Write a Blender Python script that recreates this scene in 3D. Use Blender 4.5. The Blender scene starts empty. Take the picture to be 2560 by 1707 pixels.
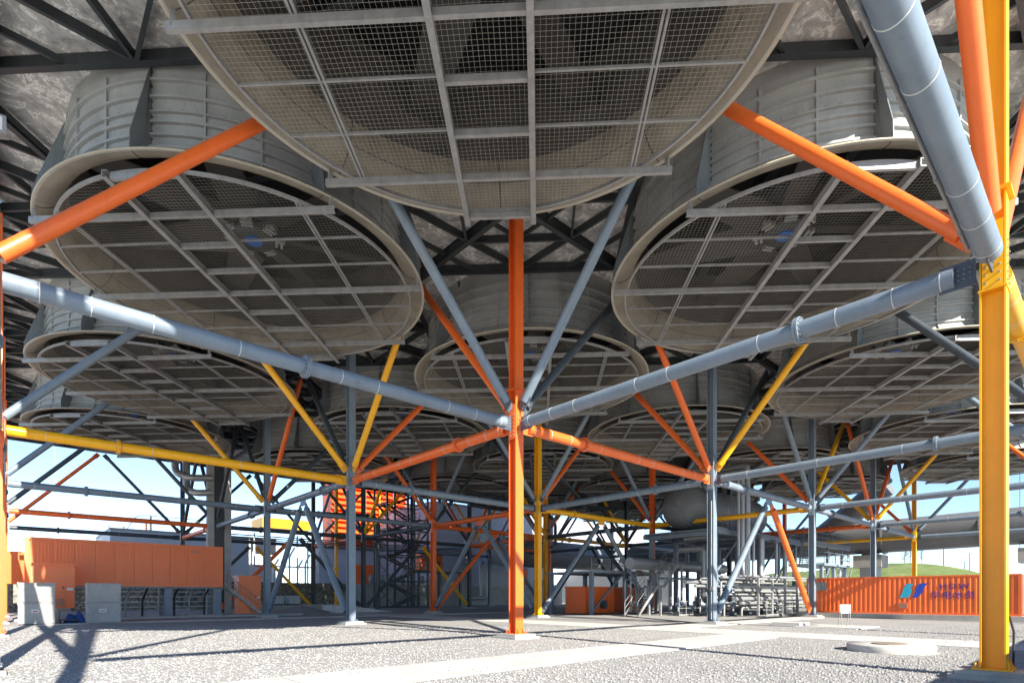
import bpy, math, random
import numpy as np
from mathutils import Vector, Matrix
R = math.radians
random.seed(7)
scene = bpy.context.scene
col = scene.collection

# ------------------------------------------------------------------ camera, world, sun, exposure
CAM = Vector((-14.07, -15.32, 1.59))
cd = bpy.data.cameras.new('camera'); cam = bpy.data.objects.new('camera', cd); col.objects.link(cam)
cam.location = CAM; cam.rotation_euler = (R(90), 0, R(-42.14))
cd.sensor_width = 36; cd.lens = 36 * 1384 / 2560; cd.shift_y = 0.248; cd.clip_start = 0.05; cd.clip_end = 3000
scene.camera = cam
SUN = Vector((0.205, 1.92, -1.0)).normalized()          # the way the light travels
world = bpy.data.worlds.new('World'); scene.world = world; world.use_nodes = True
wn = world.node_tree; bg = wn.nodes['Background']
sky = wn.nodes.new('ShaderNodeTexSky'); sky.sky_type = 'NISHITA'; sky.sun_disc = False
sky.sun_elevation = math.asin(-SUN.z); sky.sun_rotation = math.atan2(-SUN.x, -SUN.y)
sky.altitude = 50; sky.air_density = 0.75; sky.dust_density = 0.0; sky.ozone_density = 2.5
wn.links.new(sky.outputs[0], bg.inputs[0]); bg.inputs[1].default_value = 0.092
sl = bpy.data.lights.new('sun', 'SUN'); so = bpy.data.objects.new('sun', sl); col.objects.link(so)
sl.energy = 4.5; sl.angle = R(0.55); sl.color = (1.0, 0.93, 0.82)
so.rotation_euler = SUN.to_track_quat('-Z', 'Y').to_euler()
scene.view_settings.view_transform = 'Standard'; scene.view_settings.look = 'None'
scene.view_settings.exposure = 1.62; scene.view_settings.gamma = 1.0; scene.view_settings.use_curve_mapping = False
scene.render.engine = 'CYCLES'
scene.cycles.max_bounces = 12; scene.cycles.diffuse_bounces = 8; scene.cycles.glossy_bounces = 3

# ------------------------------------------------------------------ materials
def new_mat(name):
    m = bpy.data.materials.new(name); m.use_nodes = True
    nt = m.node_tree; return m, nt, nt.nodes['Principled BSDF']
def noise(nt, scale, detail=5, rough=0.6, coord='Object', vec=None, stretch=None):
    n = nt.nodes.new('ShaderNodeTexNoise'); n.inputs['Scale'].default_value = scale
    n.inputs['Detail'].default_value = detail; n.inputs['Roughness'].default_value = rough
    tc = nt.nodes.new('ShaderNodeNewGeometry') if coord == 'World' else nt.nodes.new('ShaderNodeTexCoord')
    out = tc.outputs['Position'] if coord == 'World' else tc.outputs[coord]
    if stretch:
        mp = nt.nodes.new('ShaderNodeMapping'); mp.inputs['Scale'].default_value = stretch
        nt.links.new(out, mp.inputs['Vector']); out = mp.outputs[0]
    nt.links.new(out, n.inputs['Vector']); return n
def ramp(nt, src, stops):
    r = nt.nodes.new('ShaderNodeValToRGB'); e = r.color_ramp.elements
    while len(e) < len(stops): e.new(0.5)
    for k, (p, c) in enumerate(stops): e[k].position = p; e[k].color = (*c, 1)
    nt.links.new(src, r.inputs[0]); return r
def bump(nt, bsdf, src, strength, dist=0.02):
    b = nt.nodes.new('ShaderNodeBump'); b.inputs['Strength'].default_value = strength; b.inputs['Distance'].default_value = dist
    nt.links.new(src, b.inputs['Height']); nt.links.new(b.outputs[0], bsdf.inputs['Normal'])
def paint(name, c, rough=0.45, var=0.18, metal=0.0, scale=1.6, dirt=None, streak=0.5):
    m, nt, b = new_mat(name)
    n = noise(nt, scale, 6, 0.65, 'World')
    lo = tuple(x * (1 - var) for x in c); hi = tuple(min(1, x * (1 + var * 0.7)) for x in c)
    d = dirt or tuple(x * 0.6 for x in c)
    r = ramp(nt, n.outputs[0], [(0.22, d), (0.36, lo), (0.62, c), (0.8, hi)])
    st = noise(nt, 1.0, 6, 0.7, 'World', None, (7, 7, 0.45)); sr = ramp(nt, st.outputs[0], [(0.30, (.70, .68, .65)), (0.46, (.97, .97, .97)), (0.6, (1, 1, 1))])
    fine = noise(nt, 5.0, 8, 0.75, 'World'); fr = ramp(nt, fine.outputs[0], [(0.30, (.74, .71, .68)), (0.40, (1, 1, 1))])
    x1 = nt.nodes.new('ShaderNodeMixRGB'); x1.blend_type = 'MULTIPLY'; x1.inputs[0].default_value = streak
    x2 = nt.nodes.new('ShaderNodeMixRGB'); x2.blend_type = 'MULTIPLY'; x2.inputs[0].default_value = streak
    nt.links.new(r.outputs[0], x1.inputs[1]); nt.links.new(sr.outputs[0], x1.inputs[2]); nt.links.new(x1.outputs[0], x2.inputs[1]); nt.links.new(fr.outputs[0], x2.inputs[2])
    nt.links.new(x2.outputs[0], b.inputs['Base Color'])
    n2 = noise(nt, 14, 4, 0.6, 'World'); rr = ramp(nt, n2.outputs[0], [(0.3, (rough * .88,) * 3), (0.75, (min(1, rough * 1.12),) * 3)])
    nt.links.new(rr.outputs[0], b.inputs['Roughness']); b.inputs['Metallic'].default_value = metal
    return m
STN = Vector((-14.07, -15.32, 0.0))      # survey station in the yard that site() measures from
M = {}
M['orange'] = paint('orange_paint', (0.86, 0.155, 0.026), 0.36, 0.08, dirt=(0.74, 0.125, 0.024), streak=0.3)
M['yellow'] = paint('yellow_paint', (0.92, 0.44, 0.010), 0.36, 0.06, dirt=(0.82, 0.38, 0.012), streak=0.3)
M['grey'] = paint('grey_paint', (0.185, 0.235, 0.29), 0.42, 0.12, streak=0.4)
M['dark'] = paint('dark_grey_paint', (0.060, 0.076, 0.092), 0.42, 0.2)
M['deep'] = paint('deck_steel_paint', (0.040, 0.047, 0.052), 0.5, 0.25)
M['galv'] = paint('galvanised_steel', (0.34, 0.345, 0.34), 0.48, 0.22, 0.2, 3.0)
M['wire'] = paint('mesh_wire', (0.44, 0.43, 0.38), 0.5, 0.15)
M['silver'] = paint('insulation_cladding', (0.40, 0.41, 0.42), 0.40, 0.08, 0.5, 0.7, (0.32, 0.33, 0.34))
M['salmon'] = paint('cabin_orange', (0.90, 0.215, 0.07), 0.45, 0.05, 0, 0.6, (0.84, 0.195, 0.068), streak=0.12)
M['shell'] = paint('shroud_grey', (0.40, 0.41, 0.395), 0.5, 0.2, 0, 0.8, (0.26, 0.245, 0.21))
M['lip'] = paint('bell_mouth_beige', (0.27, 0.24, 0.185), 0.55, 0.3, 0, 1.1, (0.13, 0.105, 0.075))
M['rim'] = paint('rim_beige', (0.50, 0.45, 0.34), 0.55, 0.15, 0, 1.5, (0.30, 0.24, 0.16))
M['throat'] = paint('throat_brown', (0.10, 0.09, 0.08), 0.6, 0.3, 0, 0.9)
M['blade'] = paint('fan_blade', (0.035, 0.032, 0.03), 0.5, 0.2)
M['blue'] = paint('blue_paint', (0.02, 0.13, 0.45), 0.4, 0.1)
M['cyan'] = paint('cyan_paint', (0.02, 0.42, 0.62), 0.4, 0.1)
M['ink'] = paint('blue_lettering', (0.035, 0.03, 0.28), 0.5, 0.1)
M['navy'] = paint('deep_blue_print', (0.02, 0.07, 0.5), 0.5, 0.1)
M['node'] = paint('gusset_slate', (0.075, 0.095, 0.125), 0.4, 0.15)
M['boltgrey'] = paint('bolt_steel', (0.28, 0.29, 0.30), 0.45, 0.1)
M['white'] = paint('white_paint', (0.72, 0.72, 0.70), 0.5, 0.08)
M['tape'] = paint('white_band', (0.62, 0.63, 0.62), 0.5, 0.1)
M['black'] = paint('black_rubber', (0.015, 0.015, 0.016), 0.6, 0.2)
M['bundle'] = paint('finned_tube_bundle', (0.035, 0.035, 0.037), 0.6, 0.2)
M['duct'] = paint('steam_duct_grey', (0.17, 0.175, 0.185), 0.42, 0.12, 0, 0.4)
M['hall'] = paint('hall_cladding', (0.36, 0.36, 0.42), 0.5, 0.05, 0, 0.15)
M['pale'] = paint('pale_cladding', (0.42, 0.45, 0.49), 0.5, 0.06, 0, 0.2)
M['red'] = paint('red_paint', (0.45, 0.03, 0.02), 0.4, 0.1)
M['tarp'] = paint('blue_tarp', (0.02, 0.12, 0.42), 0.4, 0.3, 0, 6)
M['tote'] = paint('translucent_tote', (0.55, 0.62, 0.68), 0.4, 0.1)
M['brown'] = paint('insulator_brown', (0.16, 0.06, 0.035), 0.3, 0.1)
M['rust'] = paint('rusty_lid', (0.30, 0.25, 0.20), 0.7, 0.3, 0, 6)
M['bark'] = paint('bark', (0.10, 0.08, 0.07), 0.8, 0.2)
def concrete(name, c, bmp=0.15):
    m, nt, b = new_mat(name)
    n = noise(nt, 0.9, 8, 0.7, 'World'); n2 = noise(nt, 22, 5, 0.7, 'World')
    r = ramp(nt, n.outputs[0], [(0.25, tuple(x * .72 for x in c)), (0.5, c), (0.75, tuple(x * 1.12 for x in c))])
    mx = nt.nodes.new('ShaderNodeMixRGB'); mx.blend_type = 'MULTIPLY'; mx.inputs[0].default_value = 0.6
    r2 = ramp(nt, n2.outputs[0], [(0.3, (.75,) * 3), (0.7, (1.0,) * 3)])
    nt.links.new(r.outputs[0], mx.inputs[1]); nt.links.new(r2.outputs[0], mx.inputs[2])
    nt.links.new(mx.outputs[0], b.inputs['Base Color']); b.inputs['Roughness'].default_value = 0.85
    bump(nt, b, n2.outputs[0], bmp, 0.02); return m
M['concrete'] = concrete('concrete', (0.42, 0.41, 0.38))
M['paving'] = concrete('paving_concrete', (0.60, 0.58, 0.54))
M['pier'] = concrete('pier_concrete', (0.46, 0.465, 0.46))
M['crate'] = concrete('weathered_crate', (0.40, 0.39, 0.37))
def make_deck_plate():
    m, nt, b = new_mat('stained_deck_plate')
    n = noise(nt, 0.9, 9, 0.75, 'World'); d = noise(nt, 1.6, 7, 0.75, 'World')
    w = nt.nodes.new('ShaderNodeTexNoise'); w.inputs['Scale'].default_value = 1.7; w.inputs['Detail'].default_value = 11
    w.inputs['Distortion'].default_value = 0.7; w.inputs['Roughness'].default_value = 0.7
    g = nt.nodes.new('ShaderNodeNewGeometry'); nt.links.new(g.outputs['Position'], w.inputs['Vector'])
    base = ramp(nt, n.outputs[0], [(0.3, (0.36, 0.357, 0.34)), (0.5, (0.58, 0.575, 0.555)), (0.7, (0.74, 0.73, 0.69))])
    st = ramp(nt, w.outputs[0], [(0.34, (0.35, 0.35, 0.37)), (0.46, (0.8, 0.8, 0.8)), (0.53, (0.95, 0.95, 0.95)), (0.57, (1.8, 1.8, 1.78)), (0.62, (0.7, 0.7, 0.68))])
    rs = ramp(nt, d.outputs[0], [(0.28, (0.75, 0.62, 0.48)), (0.4, (1, 1, 1))])
    m1 = nt.nodes.new('ShaderNodeMixRGB'); m1.blend_type = 'MULTIPLY'; m1.inputs[0].default_value = 0.85
    m2 = nt.nodes.new('ShaderNodeMixRGB'); m2.blend_type = 'MULTIPLY'; m2.inputs[0].default_value = 0.8
    nt.links.new(base.outputs[0], m1.inputs[1]); nt.links.new(st.outputs[0], m1.inputs[2])
    nt.links.new(m1.outputs[0], m2.inputs[1]); nt.links.new(rs.outputs[0], m2.inputs[2])
    nt.links.new(m2.outputs[0], b.inputs['Base Color']); b.inputs['Roughness'].default_value = 0.7
    bump(nt, b, w.outputs[0], 0.12, 0.02); return m
M['deck'] = make_deck_plate()
def make_gravel():
    m, nt, b = new_mat('crushed_gravel')
    v = nt.nodes.new('ShaderNodeTexVoronoi'); v.inputs['Scale'].default_value = 34
    g = nt.nodes.new('ShaderNodeNewGeometry'); nt.links.new(g.outputs['Position'], v.inputs['Vector'])
    sep = nt.nodes.new('ShaderNodeSeparateColor'); nt.links.new(v.outputs['Color'], sep.inputs[0])
    r = ramp(nt, sep.outputs[0], [(0.0, (0.235, 0.235, 0.235)), (0.5, (0.31, 0.307, 0.30)), (1.0, (0.40, 0.396, 0.385))])
    n = noise(nt, 0.22, 6, 0.65, 'World'); r2 = ramp(nt, n.outputs[0], [(0.28, (.72, .73, .75)), (0.45, (.95, .95, .95)), (0.68, (1.1, 1.08, 1.04))])
    mx = nt.nodes.new('ShaderNodeMixRGB'); mx.blend_type = 'MULTIPLY'; mx.inputs[0].default_value = 1
    nt.links.new(r.outputs[0], mx.inputs[1]); nt.links.new(r2.outputs[0], mx.inputs[2])
    nt.links.new(mx.outputs[0], b.inputs['Base Color']); b.inputs['Roughness'].default_value = 0.9
    inv = nt.nodes.new('ShaderNodeMath'); inv.operation = 'SUBTRACT'; inv.inputs[0].default_value = 1; nt.links.new(v.outputs['Distance'], inv.inputs[1])
    bump(nt, b, inv.outputs[0], 0.4, 0.03); return m
M['gravel'] = make_gravel()
def make_stone():
    m, nt, b = new_mat('gravel_stone')
    n = noise(nt, 23, 2, 0.5, 'World')
    r = ramp(nt, n.outputs[0], [(0.28, (0.20, 0.20, 0.20)), (0.5, (0.30, 0.297, 0.29)), (0.72, (0.41, 0.405, 0.395))])
    nt.links.new(r.outputs[0], b.inputs['Base Color']); b.inputs['Roughness'].default_value = 0.85; return m
M['stone'] = make_stone()
def make_grass():
    m, nt, b = new_mat('hill_grass')
    n = noise(nt, 0.25, 8, 0.75, 'World')
    r = ramp(nt, n.outputs[0], [(0.3, (0.07, 0.115, 0.025)), (0.5, (0.13, 0.175, 0.045)), (0.7, (0.22, 0.22, 0.09))])
    nt.links.new(r.outputs[0], b.inputs['Base Color']); b.inputs['Roughness'].default_value = 0.9; bump(nt, b, n.outputs[0], 0.8, 0.4); return m
M['grass'] = make_grass()
def make_gabion():
    m, nt, b = new_mat('gabion_stone')
    v = nt.nodes.new('ShaderNodeTexVoronoi'); v.inputs['Scale'].default_value = 4.5
    g = nt.nodes.new('ShaderNodeNewGeometry'); nt.links.new(g.outputs['Position'], v.inputs['Vector'])
    sep = nt.nodes.new('ShaderNodeSeparateColor'); nt.links.new(v.outputs['Color'], sep.inputs[0])
    r = ramp(nt, sep.outputs[1], [(0, (0.10, 0.09, 0.075)), (1, (0.30, 0.28, 0.23))])
    nt.links.new(r.outputs[0], b.inputs['Base Color']); b.inputs['Roughness'].default_value = 0.9
    bump(nt, b, v.outputs['Distance'], -0.8, 0.1); return m
M['gabion'] = make_gabion()

# ------------------------------------------------------------------ mesh helpers
class MB:
    def __init__(s): s.v = []; s.f = []; s.sm = []
    def add(s, vs, fs, smooth=False):
        o = len(s.v); s.v += [tuple(p) for p in vs]; s.f += [tuple(i + o for i in f) for f in fs]; s.sm += [smooth] * len(fs); return s
    def obox(s, c, ax, ay, az):
        c = Vector(c); vs = [c + ax * i + ay * j + az * k for k in (-1, 1) for j in (-1, 1) for i in (-1, 1)]
        fs = [(0, 2, 3, 1), (4, 5, 7, 6), (0, 1, 5, 4), (2, 6, 7, 3), (0, 4, 6, 2), (1, 3, 7, 5)]
        if ax.cross(ay).dot(az) < 0: fs = [f[::-1] for f in fs]
        return s.add(vs, fs)
    def box(s, x0, x1, y0, y1, z0, z1):
        return s.obox(((x0 + x1) / 2, (y0 + y1) / 2, (z0 + z1) / 2), Vector((abs(x1 - x0) / 2, 0, 0)), Vector((0, abs(y1 - y0) / 2, 0)), Vector((0, 0, abs(z1 - z0) / 2)))
    def bar(s, p0, p1, w, h, up=(0, 0, 1)):
        p0 = Vector(p0); p1 = Vector(p1); d = p1 - p0; L = d.length
        if L < 1e-6: return s
        d /= L; up = Vector(up)
        if abs(d.dot(up)) > 0.98: up = Vector((0, 1, 0))
        a = d.cross(up).normalized(); u = a.cross(d).normalized()
        return s.obox((p0 + p1) / 2, d * (L / 2), a * (w / 2), u * (h / 2))
    def tube(s, p0, p1, r, n=12, r1=None, caps=True):
        p0 = Vector(p0); p1 = Vector(p1); d = (p1 - p0).normalized(); r1 = r if r1 is None else r1
        a = d.orthogonal().normalized(); b = d.cross(a); vs = []
        for p, rr in ((p0, r), (p1, r1)):
            for k in range(n):
                t = 2 * math.pi * k / n; vs.append(p + (a * math.cos(t) + b * math.sin(t)) * rr)
        s.add(vs, [(k, (k + 1) % n, n + (k + 1) % n, n + k) for k in range(n)], True)
        if caps:
            s.add(vs[:n], [tuple(range(n))[::-1]]); s.add(vs[n:], [tuple(range(n))])
        return s
    def path(s, pts, r, n=10, bend=0.0):
        pts = [Vector(p) for p in pts]
        if bend > 0:
            q = [pts[0]]
            for a, b, c in zip(pts, pts[1:], pts[2:]):
                e0 = (a - b); e1 = (c - b); k = min(bend, e0.length * .48, e1.length * .48)
                A = b + e0.normalized() * k; C = b + e1.normalized() * k
                for t in (0, .25, .5, .75, 1): q.append(A * (1 - t) ** 2 + b * 2 * t * (1 - t) + C * t * t)
            q.append(pts[-1]); pts = q
        rings = []; a = None; vs = []
        for i, p in enumerate(pts):
            d = ((pts[min(i + 1, len(pts) - 1)] - pts[max(i - 1, 0)])).normalized()
            a = d.orthogonal().normalized() if a is None else (a - d * a.dot(d)).normalized()
            b = d.cross(a)
            for k in range(n):
                t = 2 * math.pi * k / n; vs.append(p + (a * math.cos(t) + b * math.sin(t)) * r)
        m = len(pts); fs = []
        for i in range(m - 1):
            for k in range(n): fs.append((i * n + k, i * n + (k + 1) % n, (i + 1) * n + (k + 1) % n, (i + 1) * n + k))
        s.add(vs, fs, True); s.add(vs[:n], [tuple(range(n))[::-1]]); s.add(vs[-n:], [tuple(range(n))]); return s
    def lathe(s, prof, n=96, smooth=True, a0=0, closed=False):
        m = len(prof); vs = []
        for k in range(n):
            t = a0 + 2 * math.pi * k / n; c, si = math.cos(t), math.sin(t)
            for (r, z) in prof: vs.append((r * c, r * si, z))
        fs = []
        for k in range(n):
            k2 = (k + 1) % n
            for i in range(m if closed else m - 1):
                i2 = (i + 1) % m; fs.append((k * m + i, k2 * m + i, k2 * m + i2, k * m + i2))
        return s.add(vs, fs, smooth)
    def poly(s, pts, vec):
        n = len(pts); vec = Vector(vec); vs = [Vector(p) for p in pts] + [Vector(p) + vec for p in pts]
        return s.add(vs, [tuple(range(n))[::-1], tuple(range(n, 2 * n))] + [(k, (k + 1) % n, n + (k + 1) % n, n + k) for k in range(n)])
    def mesh(s, name, mat):
        me = bpy.data.meshes.new(name); me.from_pydata(s.v, [], s.f)
        me.polygons.foreach_set('use_smooth', s.sm); me.materials.append(M[mat] if isinstance(mat, str) else mat); me.update(); return me
    def build(s, name, mat, parent=None, stuff=False):
        me = s.mesh(name, mat)
        if parent is not None:
            w = parent_world(parent)
            if w.length > 0: me.transform(Matrix.Translation(-w))
        o = bpy.data.objects.new(name, me); col.objects.link(o)
        if parent is not None: o.parent = parent
        if stuff: o['kind'] = 'stuff'
        return o
def parent_world(p):
    w = Vector(p.location)
    while p.parent: p = p.parent; w += Vector(p.location)
    return w
def thing(name, label, cat, loc=(0, 0, 0), group=None):
    o = bpy.data.objects.new(name, None); col.objects.link(o); o.location = loc; o.empty_display_size = 0.3
    o['label'] = label; o['category'] = cat
    if group: o['group'] = group
    return o
def tag(o, label, cat, group=None):
    o['label'] = label; o['category'] = cat
    if group: o['group'] = group
    return o
def struct(o): o['kind'] = 'structure'; return o
def copy_tree(o, parent=None):
    c = o.copy(); col.objects.link(c); c.parent = parent
    for ch in list(o.children): copy_tree(ch, c)
    return c
def V(*a): return Vector(a)

# ------------------------------------------------------------------ the ground
def sheet(name, x0, x1, y0, y1, z, mat):
    return struct(MB().add([(x0, y0, z), (x1, y0, z), (x1, y1, z), (x0, y1, z)], [(0, 1, 2, 3)]).build(name, mat))
sheet('ground', -900, 1200, -500, 1500, 0.0, 'gravel')
def slabs(name, x0, x1, y0, y1, n, along):
    o = struct(bpy.data.objects.new(name, None)); col.objects.link(o)
    for k in range(n):
        if along == 'x':
            a = x0 + (x1 - x0) * k / n; b = x0 + (x1 - x0) * (k + 1) / n - 0.02; m = MB().box(a, b, y0, y1, -0.05, 0.03)
        else:
            a = y0 + (y1 - y0) * k / n; b = y0 + (y1 - y0) * (k + 1) / n - 0.02; m = MB().box(x0, x1, a, b, -0.05, 0.03)
        m.build('slab', 'paving', o)
    return o
sheet('apron', -160, 160, -120, -15.9, 0.004, 'paving')  # unseen pale ground, added to bounce light up under the deck
sheet('apron', -160, -15.4, -15.9, 140, 0.004, 'paving')  # second added sheet out of view, bounces light in from the west
slabs('concrete_path', -15.3, 7.6, -6.5, -4.4, 9, 'x')
slabs('concrete_path', 7.62, 10.6, -40, 60, 26, 'y')
slabs('concrete_path', -13.0, 7.6, 23.9, 25.3, 6, 'x')
slabs('concrete_path', 10.62, 46, -4.4 + 27.5, -2.0 + 27.5, 9, 'x')
slabs('concrete_path', 10.62, 29.2, -0.9, 0.9, 5, 'x')
# loose stones lying on the gravel near the viewer
def stones():
    rng = np.random.default_rng(3); n = 70000
    f = 7.3 + 21 * rng.random(n) ** 1.35; r = (rng.random(n) * 2 - 1) * f * 0.96
    x = STN.x + .7415 * r + .6709 * f; y = STN.y - .6709 * r + .7415 * f
    keep = ~(((x < 7.7) & (y > -6.6) & (y < -4.3)) | ((x > 7.5) & (x < 10.7)))
    keep &= ~((np.abs(x) < .8) & (np.abs(y) < .8)) & ~((np.abs(x) < .8) & (np.abs(y + 13.64) < .8)) & ~(((x - 4.7) ** 2 + (y + 10.8) ** 2) < 1.3)
    keep |= (rng.random(len(x)) < .035) & ~((np.abs(x) < .65) & (np.abs(y) < .65)) & ~((np.abs(x) < .65) & (np.abs(y + 13.64) < .65)) & ~(((x - 4.7) ** 2 + (y + 10.8) ** 2) < 1.3)
    x, y = x[keep], y[keep]; n = len(x); onp = ((x < 7.7) & (y > -6.5) & (y < -4.4)) | ((x > 7.6) & (x < 10.6))
    base = np.array([(1, 0, 0), (0, 1, 0), (-1, 0, 0), (0, -1, 0), (.25, .2, .75), (-.1, -.2, -.3)], float)
    tri = np.array([(0, 1, 4), (1, 2, 4), (2, 3, 4), (3, 0, 4)])
    s = 0.013 + 0.024 * rng.random((n, 1, 1)) ** 1.6
    v = base[None] * s * (0.65 + 0.7 * rng.random((n, 6, 3)))
    a = rng.random(n) * 6.283; c, si = np.cos(a)[:, None], np.sin(a)[:, None]
    vx = v[:, :, 0] * c - v[:, :, 1] * si + x[:, None]; vy = v[:, :, 0] * si + v[:, :, 1] * c + y[:, None]
    vz = np.maximum(v[:, :, 2] + 0.004, 0.0) + 0.004 * rng.random((n, 1)) + onp[:, None] * .03
    co = np.stack([vx, vy, vz], -1).reshape(-1, 3); fs = (tri[None] + (np.arange(n) * 6)[:, None, None]).reshape(-1, 3)
    me = bpy.data.meshes.new('gravel_stones'); me.from_pydata(co.tolist(), [], fs.tolist()); me.materials.append(M['stone'])
    o = bpy.data.objects.new('gravel_stones', me); col.objects.link(o); o['kind'] = 'stuff'
    o['label'] = 'loose grey crushed stones covering the open yard'; o['category'] = 'gravel'
stones()

# ------------------------------------------------------------------ the column grid
AX, BY = 14.73, 13.64
def gx(i): return -14.50 if i == -1 else i * AX
def gy(j): return j * BY
NODE, DECK, LIP = 7.97, 16.2, 13.4
IR = range(-1, 5)
ccol = {(0, 0): 'orange', (0, -1): 'yellow', (1, 1): 'yellow', (1, 2): 'orange', (2, 1): 'orange', (2, 2): 'yellow', (4, 0): 'yellow',
        (-1, 1): 'orange', (-1, 2): 'orange', (1, 3): 'dark', (2, 3): 'dark', (1, 4): 'dark', (0, 4): 'dark', (2, 4): 'dark', (3, 2): 'dark', (3, 3): 'orange', (3, 1): 'dark', (4, 1): 'orange', (-1, 3): 'orange', (-1, 4): 'yellow'}
word = {'grey': 'grey', 'dark': 'dark grey', 'orange': 'orange', 'yellow': 'yellow'}
clabel = {(0, 0): 'orange steel column with dark bolted gussets standing on open sunlit gravel',
          (0, -1): 'thick yellow steel column with bolted foot beside the round concrete manhole',
          (0, 1): 'grey steel column where yellow tubes meet an orange tube',
          (1, 0): 'grey steel column carrying two orange braces before the insulated vessel',
          (1, 1): 'yellow steel column close behind the sunlit orange column',
          (0, 2): 'grey steel column beside the small orange cabinet',
          (2, 0): 'grey steel column at the end of the lettered orange container',
          (1, 2): 'orange steel column beside the dark stair tower',
          (2, 1): 'orange steel column beside the galvanised stairs',
          (2, 2): 'yellow steel column half hidden behind the other slender yellow column',
          (3, 0): 'grey steel column rising behind the orange container before the duct pier',
          (4, 0): 'slender yellow column behind the orange container against the grassy hill'}
short = {(0, 0): 'the sunlit orange column', (0, -1): 'the thick yellow column', (0, 1): 'the grey column with yellow braces', (1, 0): 'the grey column with orange braces',
         (1, 1): 'the yellow column behind the orange one', (0, 2): 'the grey column by the small cabinet', (2, 0): 'the grey column at the container end',
         (1, 2): 'the orange column by the stair tower', (2, 1): 'the orange column by the galvanised stairs', (3, 0): 'the grey column behind the container', (4, 0): 'the yellow column behind the container'}
def make_column(i, j):
    x, y = gx(i), gy(j); c = ccol.get((i, j), 'grey'); near = (i, j) in ((0, 0), (0, -1), (0, 1), (1, 0), (1, 1), (2, 0), (0, 2))
    t = thing('steel_column', clabel.get((i, j), word[c] + ' steel column among the far rows under the deck' if i >= 0 and j >= 0 else word[c] + ' steel column along the outer edge of the deck'),
              'column', (x, y, 0), 'columns carrying the fan deck')
    fs_ = .36 if i == -1 else .62; MB().box(x - fs_, x + fs_, y - fs_, y + fs_, 0, .09).box(x - fs_ + .1, x + fs_ - .1, y - fs_ + .1, y + fs_ - .1, .09, .17).build('footing', 'concrete', t)
    s = 0.195; z0, z1 = .2, DECK
    m = MB().box(x - s, x + s, y - s, y - s + .03, z0, z1).box(x - s, x + s, y + s - .03, y + s, z0, z1).box(x - .012, x + .012, y - s + .03, y + s - .03, z0, z1)
    m.build('shaft', c, t)
    b = MB().box(x - .3, x + .3, y - .3, y + .3, .17, .2)
    for dx in (-.25, .25):
        for dy in (-.25, .25): b.tube((x + dx, y + dy, .2), (x + dx, y + dy, .3), .02, 6)
    for dx in (-.14, .14):
        b.poly([(x + dx - .01, y - s, .2), (x + dx - .01, y - s - .1, .2), (x + dx - .01, y - s, .42)], (.02, 0, 0))
    b.build('base_plate', c, t)
    MB().box(x - .27, x + .27, y - .27, y + .27, 9.24, 9.27).box(x - .27, x + .27, y - .27, y + .27, 9.275, 9.305).build('splice_flange', c, t)
    n = MB().box(x - s - .012, x - .013, y - s + .04, y + s - .04, NODE - .5, NODE + .75).box(x + .013, x + s + .012, y - s + .04, y + s - .04, NODE - .5, NODE + .75)
    n.box(x - s - .02, x + s + .02, y - s - .02, y + s + .02, NODE - .54, NODE - .51).build('node_plate', c, t)
    if near:
        h = MB()
        for zz in np.arange(NODE - .4, NODE + .5, .15):
            for dy in (-.1, .1): h.tube((x - s - .012, y + dy, zz), (x - s - .04, y + dy, zz), .018, 6)
            for dx in (-.1, .1): h.tube((x + dx, y - s, zz), (x + dx, y - s - .03, zz), .018, 6)
        h.build('bolts', 'galv', t, True)
    if (i, j) == (1, 0):
        MB().tube((x - s - .05, y - .1, .3), (x - s - .05, y - .1, 6.8), .03, 8).box(x - s - .2, x - s, y - .3, y - .1, 1.9, 2.1).build('cable_conduit', 'galv', t)
    if (i, j) == (0, -1):
        MB().path([(x + .25, y - .25, .22), (x + .24, y - .26, .9), (x + .2, y - .2, 1.2)], .02, 6).build('earth_cable', 'black', t)
    return t
for j in IR:
    for i in IR:
        if (i, j) == (0, 3): continue
        make_column(i, j)
# twin concrete pillars that take a column's place
t = thing('concrete_pillar', 'pair of tall pale concrete pillars behind the long orange cabin', 'pillar', (0, gy(3), 0))
MB().box(-.8, -.25, gy(3) - .27, gy(3) + .27, 0, DECK).build('pillar_shaft', 'pier', t)
MB().box(.65, 1.2, gy(3) - .27, gy(3) + .27, 0, DECK).build('pillar_shaft', 'pier', t)
MB().box(-.25, .65, gy(3) + .1, gy(3) + .2, 0, DECK).build('web_plate', 'dark', t)

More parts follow.
